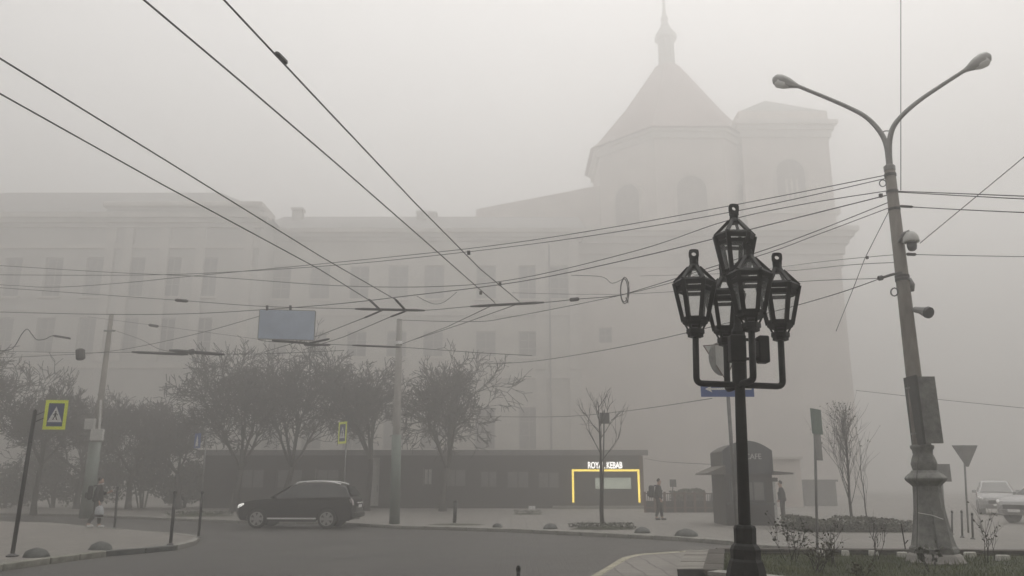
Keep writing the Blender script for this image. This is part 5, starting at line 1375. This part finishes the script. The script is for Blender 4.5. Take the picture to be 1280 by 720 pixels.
def suv(name, label, loc, rz, paint, rails=True, group=None, lit=True, rear='tailglass'):
    """front points to local -x; length 4.72, width 1.82, height 1.74"""
    c = thing(name, label, 'car', loc, rz, group)
    W = .9
    def arc(cx, r=.43, n=8):
        return [(cx + r * math.cos(math.pi * k / n), .36 + r * math.sin(math.pi * k / n)) for k in range(n + 1)]
    fx, rx = -1.42, 1.3
    low = [(2.22, .3), (1.3 + .43, .3)] + arc(rx) + [(rx - .43, .27), (fx + .43, .27)] + arc(fx) + [(fx - .43, .3), (-2.25, .32), (-2.36, .5), (-2.37, .68), (-2.3, .84), (-2.05, .95), (-1.6, 1.03), (-1.12, 1.08), (-.7, 1.1),
           (.6, 1.13), (1.6, 1.16), (2.2, 1.17), (2.31, 1.05), (2.35, .8), (2.34, .5)]
    # tumblehome by layered outlines
    mb = MB()
    def ring(poly, y, k, dz=0):
        cx, cz = 0, .7
        return [((x - cx) * k + cx, y, max((z - cz) * (k if z > cz else 1) + cz, .2) + dz) for x, z in poly]
    n = len(low)
    layers = [ring(low, -W * .93, .985), ring(low, -W, 1.0), ring(low, -W * .6, 1.0, .015), ring(low, W * .6, 1.0, .015), ring(low, W, 1.0), ring(low, W * .93, .985)]
    # pull the nose and tail corners inwards for rounded plan view
    vv = []
    for li, L in enumerate(layers):
        edge = li in (0, 1, 4, 5)
        for x, y, z in L:
            if edge and x < -1.9: x = x + (abs(x) - 1.9) * .45
            if edge and x > 2.1: x = x - (x - 2.1) * .5
            if edge and abs(x) > 1.9: y *= 1 - .05 * (abs(x) - 1.9) / .4
            vv.append((x, y, z))
    fs = []
    for li in range(5):
        for i in range(n):
            i2 = (i + 1) % n
            fs.append((li * n + i, li * n + i2, (li + 1) * n + i2, (li + 1) * n + i))
    fs.append(tuple(range(n))); fs.append(tuple(range(6 * n - 1, 5 * n - 1, -1)))
    mb.add(vv, fs)
    body = obj('body', mb, M[paint], c, bevel=.02)
    # cabin
    belt = [(-1.0, 1.06), (-.55, 1.09), (.6, 1.12), (1.55, 1.15), (2.16, 1.16)]
    top = [(-.18, 1.58), (.12, 1.66), (.75, 1.69), (1.35, 1.66), (1.92, 1.56)]
    yb, yt = W * .93, W * .68
    vv = []; m = len(belt)
    for s_ in (-1, 1):
        vv += [(x, s_ * yb, z) for x, z in belt] + [(x, s_ * yt, z) for x, z in top]
    vv += [(x, 0, z + .035) for x, z in top] + [(belt[0][0] - .1, 0, belt[0][1]), (belt[-1][0] + .08, 0, belt[-1][1])]
    fs = []
    for i in range(m - 1):
        fs += [(i, i + 1, m + i + 1, m + i), (2 * m + i + 1, 2 * m + i, 3 * m + i, 3 * m + i + 1)]
        fs += [(m + i, m + i + 1, 4 * m + i + 1, 4 * m + i), (4 * m + i, 4 * m + i + 1, 3 * m + i + 1, 3 * m + i)]
    a_, b_ = 5 * m, 5 * m + 1
    fs += [(0, m, 4 * m, a_), (a_, 4 * m, 3 * m, 2 * m), (m - 1, b_, 5 * m - 1, 2 * m - 1), (b_, 3 * m - 1, 4 * m - 1, 5 * m - 1)]
    cabin = obj('cabin', MB().add(vv, fs), M[paint], c, bevel=.04)
    def side_glass(poly, s_):
        v = []
        for off in (.004, .014):
            for x, z in poly:
                t = (z - 1.1) / (1.62 - 1.1); v.append((x, s_ * (yb + (yt - yb) * t + off + .01), z))
        k = len(poly)
        return MB().add(v, [tuple(range(k)), tuple(range(2 * k - 1, k - 1, -1))] + [(i, (i + 1) % k, k + (i + 1) % k, k + i) for i in range(k)])
    for s_ in (-1, 1):
        for poly in ([(-.8, 1.12), (-.02, 1.14), (.02, 1.59), (-.16, 1.54)], [(.05, 1.14), (.85, 1.16), (.83, 1.62), (.09, 1.6)], [(.93, 1.17), (1.72, 1.2), (1.6, 1.56), (.91, 1.62)]):
            obj('side_window', side_glass(poly, s_), M['carglass'], c)
        obj('sill_trim', MB().box((-.06, s_ * (W + .012), .37), (1.9, .03, .06)), M['chrome'] if paint == 'carpaint' else M['darkmetal'], c)
        for xh in (-.1, .8):
            obj('door_handle', MB().box((xh, s_ * (W + .015), .98), (.2, .03, .035)), M[paint], c)
        mr = obj('wing_mirror', MB().box((-.72, s_ * (W + .09), 1.16), (.12, .2, .15)), M[paint], c, bevel=.03)
        if rails:
            rl = [(-.05, s_ * (yt + .0), 1.65), (.12, s_ * (yt + .0), 1.72), (.75, s_ * (yt - .0), 1.755), (1.35, s_ * yt, 1.725), (1.72, s_ * yt, 1.64)]
            obj('roof_rail', MB().tube(catm(rl, 5), .032, 6), M['chrome'], c, smooth=True)
        obj('headlight', MB().add([(-2.2, s_ * .82, .74), (-2.0, s_ * .9, .86), (-1.93, s_ * .885, .95), (-2.12, s_ * .7, .88), (-2.27, s_ * .6, .76), (-2.25, s_ * .86, .74)],
            [(0, 1, 2, 3), (0, 3, 4), (5, 1, 0)]) if False else MB().tube([(-2.24, s_ * .66, .79), (-2.15, s_ * .8, .84), (-1.98, s_ * .885, .91)], [.055, .065, .03], 8), M['headlamp'] if lit else M['chrome'], c)
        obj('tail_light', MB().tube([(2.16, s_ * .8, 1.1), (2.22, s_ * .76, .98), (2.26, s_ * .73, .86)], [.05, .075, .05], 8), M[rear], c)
        wheel(c, fx, s_ * (W - .1), s_, paint); wheel(c, rx, s_ * (W - .1), s_, paint)
        obj('arch_lining', MB().tube([(fx, s_ * .6, .42), (fx, s_ * .8, .42)], .4, 18), M['tyre'], c)
        obj('arch_lining', MB().tube([(rx, s_ * .6, .42), (rx, s_ * .8, .42)], .4, 18), M['tyre'], c)
    def quad_glass(p, nm):
        n_ = (Vector(p[1]) - Vector(p[0])).cross(Vector(p[3]) - Vector(p[0])).normalized() * .012
        v = [Vector(q) + n_ for q in p] + [Vector(q) - n_ for q in p]
        obj(nm, MB().add(v, [(0, 1, 2, 3), (7, 6, 5, 4), (0, 4, 5, 1), (1, 5, 6, 2), (2, 6, 7, 3), (3, 7, 4, 0)]), M['carglass'], c)
    quad_glass([(-1.02, -.72, 1.13), (-1.02, .72, 1.13), (-.24, .53, 1.605), (-.24, -.53, 1.605)], 'windscreen')
    quad_glass([(2.195, .68, 1.22), (2.195, -.68, 1.22), (1.975, -.52, 1.55), (1.975, .52, 1.55)], 'rear_window')
    obj('grille', MB().box((-2.375, 0, .64), (.03, .9, .18)), M['darkmetal'], c)
    obj('front_plate', MB().box((-2.4, 0, .5), (.02, .5, .11)), M['white'], c)
    obj('rear_plate', MB().box((2.365, 0, .82), (.02, .5, .11)), M['white'], c)
    obj('rear_bumper', MB().box((2.3, 0, .5), (.16, 1.6, .2)), M['darkmetal'], c, bevel=.04)
    obj('chrome_strip', MB().box((2.352, 0, .95), (.02, .8, .04)), M['chrome'], c)
    return c
cp = PZ(376, 659, 0)
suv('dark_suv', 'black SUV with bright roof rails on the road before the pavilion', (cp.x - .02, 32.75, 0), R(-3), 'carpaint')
q = P(1243, 660, 44); suv('silver_car', 'silver car parked in fog beside the give-way sign', (q.x + .3, 44, PV), R(62), 'silver', rails=False, lit=False, rear='tailred')
q = P(1312, 672, 34); suv('silver_estate', 'pale silver car parked nose-out just right of the leafy planter shrub', (q.x + .3, 34, PV), R(24), 'silver', rails=False, lit=False, rear='tailred')

# ------------------------------------------------------------ people
def skin_mesh(name, verts, edges, radii, sub=2, root=0):
    me = bpy.data.meshes.new(name); me.from_pydata([tuple(v) for v in verts], edges, [])
    o = bpy.data.objects.new(name, me); col.objects.link(o)
    sk = o.modifiers.new('skin', 'SKIN'); sk.use_smooth_shade = True
    for i, r_ in enumerate(radii):
        rr = r_ if isinstance(r_, tuple) else (r_, r_)
        me.skin_vertices[0].data[i].radius = rr
        me.skin_vertices[0].data[i].use_root = (i == root)
    ss = o.modifiers.new('sub', 'SUBSURF'); ss.levels = sub; ss.render_levels = sub
    dg = bpy.context.evaluated_depsgraph_get()
    m2 = bpy.data.meshes.new_from_object(o.evaluated_get(dg)); m2.name = name
    bpy.data.objects.remove(o); bpy.data.meshes.remove(me)
    m2.polygons.foreach_set('use_smooth', [True] * len(m2.polygons))
    return m2
def skin_part(name, verts, edges, radii, m, parent, **k):
    me = skin_mesh(name, verts, edges, radii, **k); me.materials.append(m)
    return linked(name, me, parent)
def person(label, loc, rz, h, coat, trou, shoe, pose, hair='hair', scarf=False, hood=False):
    """faces local +x. pose: foot offsets (front,back), arm targets"""
    t = thing('person', label, 'person', loc, rz)
    s_ = h / 1.75
    V = lambda x, y, z: Vector((x * s_, y * s_, z * s_))
    (lf, lk), (rf, rk) = pose['legs']          # (ankle x, knee x, lift)
    la_, ra_ = pose['arms']
    hp_ = V(0, 0, .95)
    J = {'pel': V(0, 0, .95), 'bel': V(.01, 0, 1.1), 'che': V(.015, 0, 1.3), 'neckb': V(.01, 0, 1.44), 'neck': V(.03, 0, 1.52), 'hd': V(.045, 0, 1.6), 'top': V(.035, 0, 1.71), 'nose': V(.135, 0, 1.6), 'chin': V(.1, 0, 1.53)}
    names = list(J)
    for sd, (an, kn), arm in ((1, (lf, lk), la_), (-1, (rf, rk), ra_)):
        k = 'l' if sd > 0 else 'r'
        J[k + 'hip'] = V(0, .09 * sd, .9); J[k + 'kne'] = V(kn[0], .1 * sd, kn[1]); J[k + 'ank'] = V(an[0], .1 * sd, an[1]); J[k + 'heel'] = V(an[0] - .05, .1 * sd, an[1] - .05); J[k + 'toe'] = V(an[0] + .17, .11 * sd, max(an[1] - .055, .03))
        J[k + 'sho'] = V(.0, .185 * sd, 1.41); J[k + 'elb'] = V(*arm[0]); J[k + 'wri'] = V(*arm[1]); J[k + 'palm'] = V(*arm[2])
    idx = {k: i for i, k in enumerate(J)}
    verts = [J[k] for k in J]
    rad = {'pel': .13, 'bel': .12, 'che': .14, 'neckb': .075, 'neck': .052, 'hd': .085, 'top': .075, 'nose': .018, 'chin': .045}
    for k in 'lr':
        rad.update({k + 'hip': .088, k + 'kne': .055, k + 'ank': .038, k + 'heel': .018, k + 'toe': .016, k + 'sho': .058, k + 'elb': .042, k + 'wri': .028, k + 'palm': .035})
    E = [('pel', 'bel'), ('bel', 'che'), ('che', 'neckb'), ('neckb', 'neck'), ('neck', 'hd'), ('hd', 'top'), ('hd', 'nose'), ('neck', 'chin')]
    for k in 'lr':
        E += [('pel', k + 'hip'), (k + 'hip', k + 'kne'), (k + 'kne', k + 'ank'), (k + 'ank', k + 'toe'), (k + 'ank', k + 'heel'), ('che', k + 'sho'), (k + 'sho', k + 'elb'), (k + 'elb', k + 'wri'), (k + 'wri', k + 'palm')]
    E = list(dict.fromkeys(E))
    # fingers: short chains rooted in the palm
    RD_ = [rad[k] * s_ for k in J]; ed = [(idx[a], idx[b]) for a, b in E]
    for k in 'lr':
        d = (J[k + 'palm'] - J[k + 'wri']).normalized(); sdv = d.cross(Vector((0, 1, 0)))
        sdv = sdv.normalized() if sdv.length > .1 else Vector((1, 0, 0))
        for f, (off, ln) in enumerate(((-.03, .06), (-.01, .075), (.01, .072), (.028, .058))):
            a = J[k + 'palm'] + sdv * off * s_ + d * .02 * s_; b = a + d * ln * .55 * s_; c = b + (d + Vector((.5, 0, -.2))).normalized() * ln * .45 * s_
            i0 = len(verts); verts += [a, b, c]; RD_ += [.011 * s_, .0095 * s_, .008 * s_]; ed += [(idx[k + 'palm'], i0), (i0, i0 + 1), (i0 + 1, i0 + 2)]
        a = J[k + 'palm'] + Vector((.035, 0, 0)) * s_; b = a + (d + Vector((.6, 0, 0))).normalized() * .045 * s_
        i0 = len(verts); verts += [a, b]; RD_ += [.012 * s_, .01 * s_]; ed += [(idx[k + 'palm'], i0), (i0, i0 + 1)]
    skin_part('body', verts, ed, RD_, M['skin'], t)
    # trousers
    vv = [J['pel'], J['bel']]; ee = [(0, 1)]; rr = [.155, .14]
    for k in 'lr':
        i0 = len(vv); vv += [J[k + 'hip'], J[k + 'kne'], J[k + 'ank'] + Vector((0, 0, .03))]; rr += [.112, .082, .068]; ee += [(0, i0), (i0, i0 + 1), (i0 + 1, i0 + 2)]
    skin_part('trousers', vv, ee, [x * s_ for x in rr], M[trou], t)
    vv = [J['pel'] + V(0, 0, -.08), J['pel'], J['bel'], J['che'], J['neckb']]; ee = [(0, 1), (1, 2), (2, 3), (3, 4)]; rr = [.185, .185, .175, .185, .1]
    for k in 'lr':
        i0 = len(vv); vv += [J[k + 'sho'], J[k + 'elb'], J[k + 'wri'].lerp(J[k + 'elb'], .08)]; rr += [.092, .072, .052]; ee += [(3, i0), (i0, i0 + 1), (i0 + 1, i0 + 2)]
    skin_part('jacket', vv, ee, [x * s_ for x in rr], M[coat], t, root=2)
    for k in 'lr':
        vv = [J[k + 'ank'] + V(-.05, 0, -.045), J[k + 'ank'] + V(.05, 0, -.05), J[k + 'toe'] + V(.02, 0, 0)]
        for v in vv: v.z = max(v.z, .035 * s_)
        skin_part('shoe', vv, [(0, 1), (1, 2)], [.058 * s_, .06 * s_, .046 * s_], M[shoe], t)
    vv = [J['hd'] + V(-.045, 0, .0), J['hd'] + V(-.03, 0, .075), J['top'] + V(.005, 0, .01), J['top'] + V(.06, 0, -.015)]
    skin_part('hair', vv, [(0, 1), (1, 2), (2, 3)], [.075 * s_, .092 * s_, .088 * s_, .05 * s_], M[hair], t)
    for sd in (1, -1):
        skin_part('ear', [J['hd'] + V(-.0, .088 * sd, .0), J['hd'] + V(-.01, .092 * sd, .03)], [(0, 1)], [.015, .018], M['skin'], t)
        obj('eye', MB().lathe([(.001, -.01), (.011, -.004), (.011, .004), (.001, .01)], J['hd'] + V(.088, .032 * sd, .022), 8), M['hair'], t)
    if scarf:
        n = 12; c = J['neck']
        obj('scarf', MB().tube([c + V(.085 * math.cos(2 * math.pi * i / n), .085 * math.sin(2 * math.pi * i / n), -.03 + .02 * math.cos(2 * math.pi * i / n)) for i in range(n + 1)], .034 * s_, 7), M['scarf'], t, smooth=True)
    return t, J
def backpack(name, label, loc, rz, w, d, h, m):
    t = thing(name, label, 'backpack', loc, rz)
    obj('sack', MB().box((0, 0, h / 2), (d, w, h), taper=.88), M[m], t, bevel=.06)
    obj('pocket', MB().box((-d / 2 - .03, 0, h * .32), (.07, w * .75, h * .42)), M[m], t, bevel=.03)
    for sd in (-1, 1):
        obj('strap', MB().tube(catm([(d / 2, sd * .09, h * .95), (d / 2 + .12, sd * .1, h * 1.0), (d / 2 + .27, sd * .11, h * .75), (d / 2 + .24, sd * .12, h * .35), (d / 2, sd * .13, h * .1)], 4), .022, 5), M[m], t)
    return t
# pedestrian on the island, walking right and away, phone hand raised
pp = PZ(118, 660, PV)
RZ1 = R(25)
t1, J1 = person('person in black jacket and pale trainers walking on the island, backpack on', (pp.x, pp.y, PV), RZ1, 1.78, 'coat_black', 'trouser', 'shoe_white',
    {'legs': (((.12, .09), (.1, .5)), ((-.22, .13), (-.02, .51))), 'arms': (((.06, .27, 1.14), (.3, .2, 1.2), (.37, .18, 1.24)), ((-.02, -.27, 1.13), (.06, -.26, .9), (.085, -.26, .83)))}, scarf=True)
def off(base, rz, x, y, z): 
    v = Vector((x, y, 0)); v.rotate(Quaternion((0, 0, 1), rz)); return (base.x + v.x, base.y + v.y, PV + z)
backpack('black_backpack', 'black backpack on the person walking along the island', off(pp, RZ1, -.27, 0, .98), RZ1, .34, .18, .5, 'coat_black')
bag = thing('carrier_bag', 'pale plastic carrier bag hanging from the walking person hand', 'bag', off(pp, RZ1, .1, -.27, .36))
mbg = MB().lathe([(.13, 0), (.16, .06), (.17, .2), (.13, .36), (.05, .42)], (0, 0, 0), 10)
for v in mbg.v: v.y *= .45; v += Vector((.01 * math.sin(v.z * 30), .01 * math.sin(v.z * 21 + v.x * 9), 0))
obj('sack', mbg, M['bag_pale'], bag, smooth=True)
for sd in (-1, 1):
    obj('handle', MB().tube([(sd * .04, 0, .4), (sd * .03, 0, .46), (0, 0, .5)], .009, 5), M['bag_pale'], bag)
obj('dark_base', MB().lathe([(.165, .03), (.172, .1), (.165, .11)], (0, 0, 0), 10), M['coat_dark'], bag).scale = (1, .5, 1)
# man by the doorway walking right
pp = PZ(824.5, 650, PV); RZ2 = R(-20)
t2, J2 = person('person in dark jacket walking right past the yellow-lit doorway', (pp.x, pp.y, PV), RZ2, 1.76, 'coat_dark', 'trouser_black', 'shoe_dark',
    {'legs': (((.1, .09), (.06, .5)), ((-.12, .1), (-.01, .5))), 'arms': (((-.03, .26, 1.12), (.05, .25, .88), (.07, .25, .81)), ((.0, -.26, 1.13), (.1, -.24, .9), (.13, -.24, .83)))})
backpack('dark_backpack', 'bulky dark backpack worn by the person near the doorway', off(pp, RZ2, -.3, 0, .95), RZ2, .36, .24, .52, 'coat_black')
# person waiting right of the kiosk
pp = P(980, 655, 34); 
person('person in long dark coat standing beside the cafe kiosk', (pp.x, 34, PV), R(160), 1.66, 'coat_dark', 'trouser_black', 'shoe_dark',
    {'legs': (((.02, .09), (.02, .5)), ((-.03, .09), (-.01, .5))), 'arms': (((-.0, .25, 1.12), (.1, .2, .92), (.15, .15, .9)), ((.0, -.25, 1.13), (.1, -.2, .92), (.15, -.15, .9)))})

# ------------------------------------------------------------ fog
hz = MB().bb(-310, 310, -125, 390, -2.1, 92)
ho = obj('haze', hz, [])
ho['kind'] = 'stuff'
hm = bpy.data.materials.new('fog'); hm.use_nodes = True
t = hm.node_tree; t.nodes.clear()
vo = t.nodes.new('ShaderNodeVolumePrincipled'); vo.inputs['Density'].default_value = HAZE_DENSITY
vo.inputs['Color'].default_value = (.92, .91, .892, 1); vo.inputs['Anisotropy'].default_value = .62
ou = t.nodes.new('ShaderNodeOutputMaterial'); t.links.new(vo.outputs[0], ou.inputs['Volume'])
try: hm.cycles.homogeneous_volume = True
except Exception: pass
ho.data.materials.append(hm)
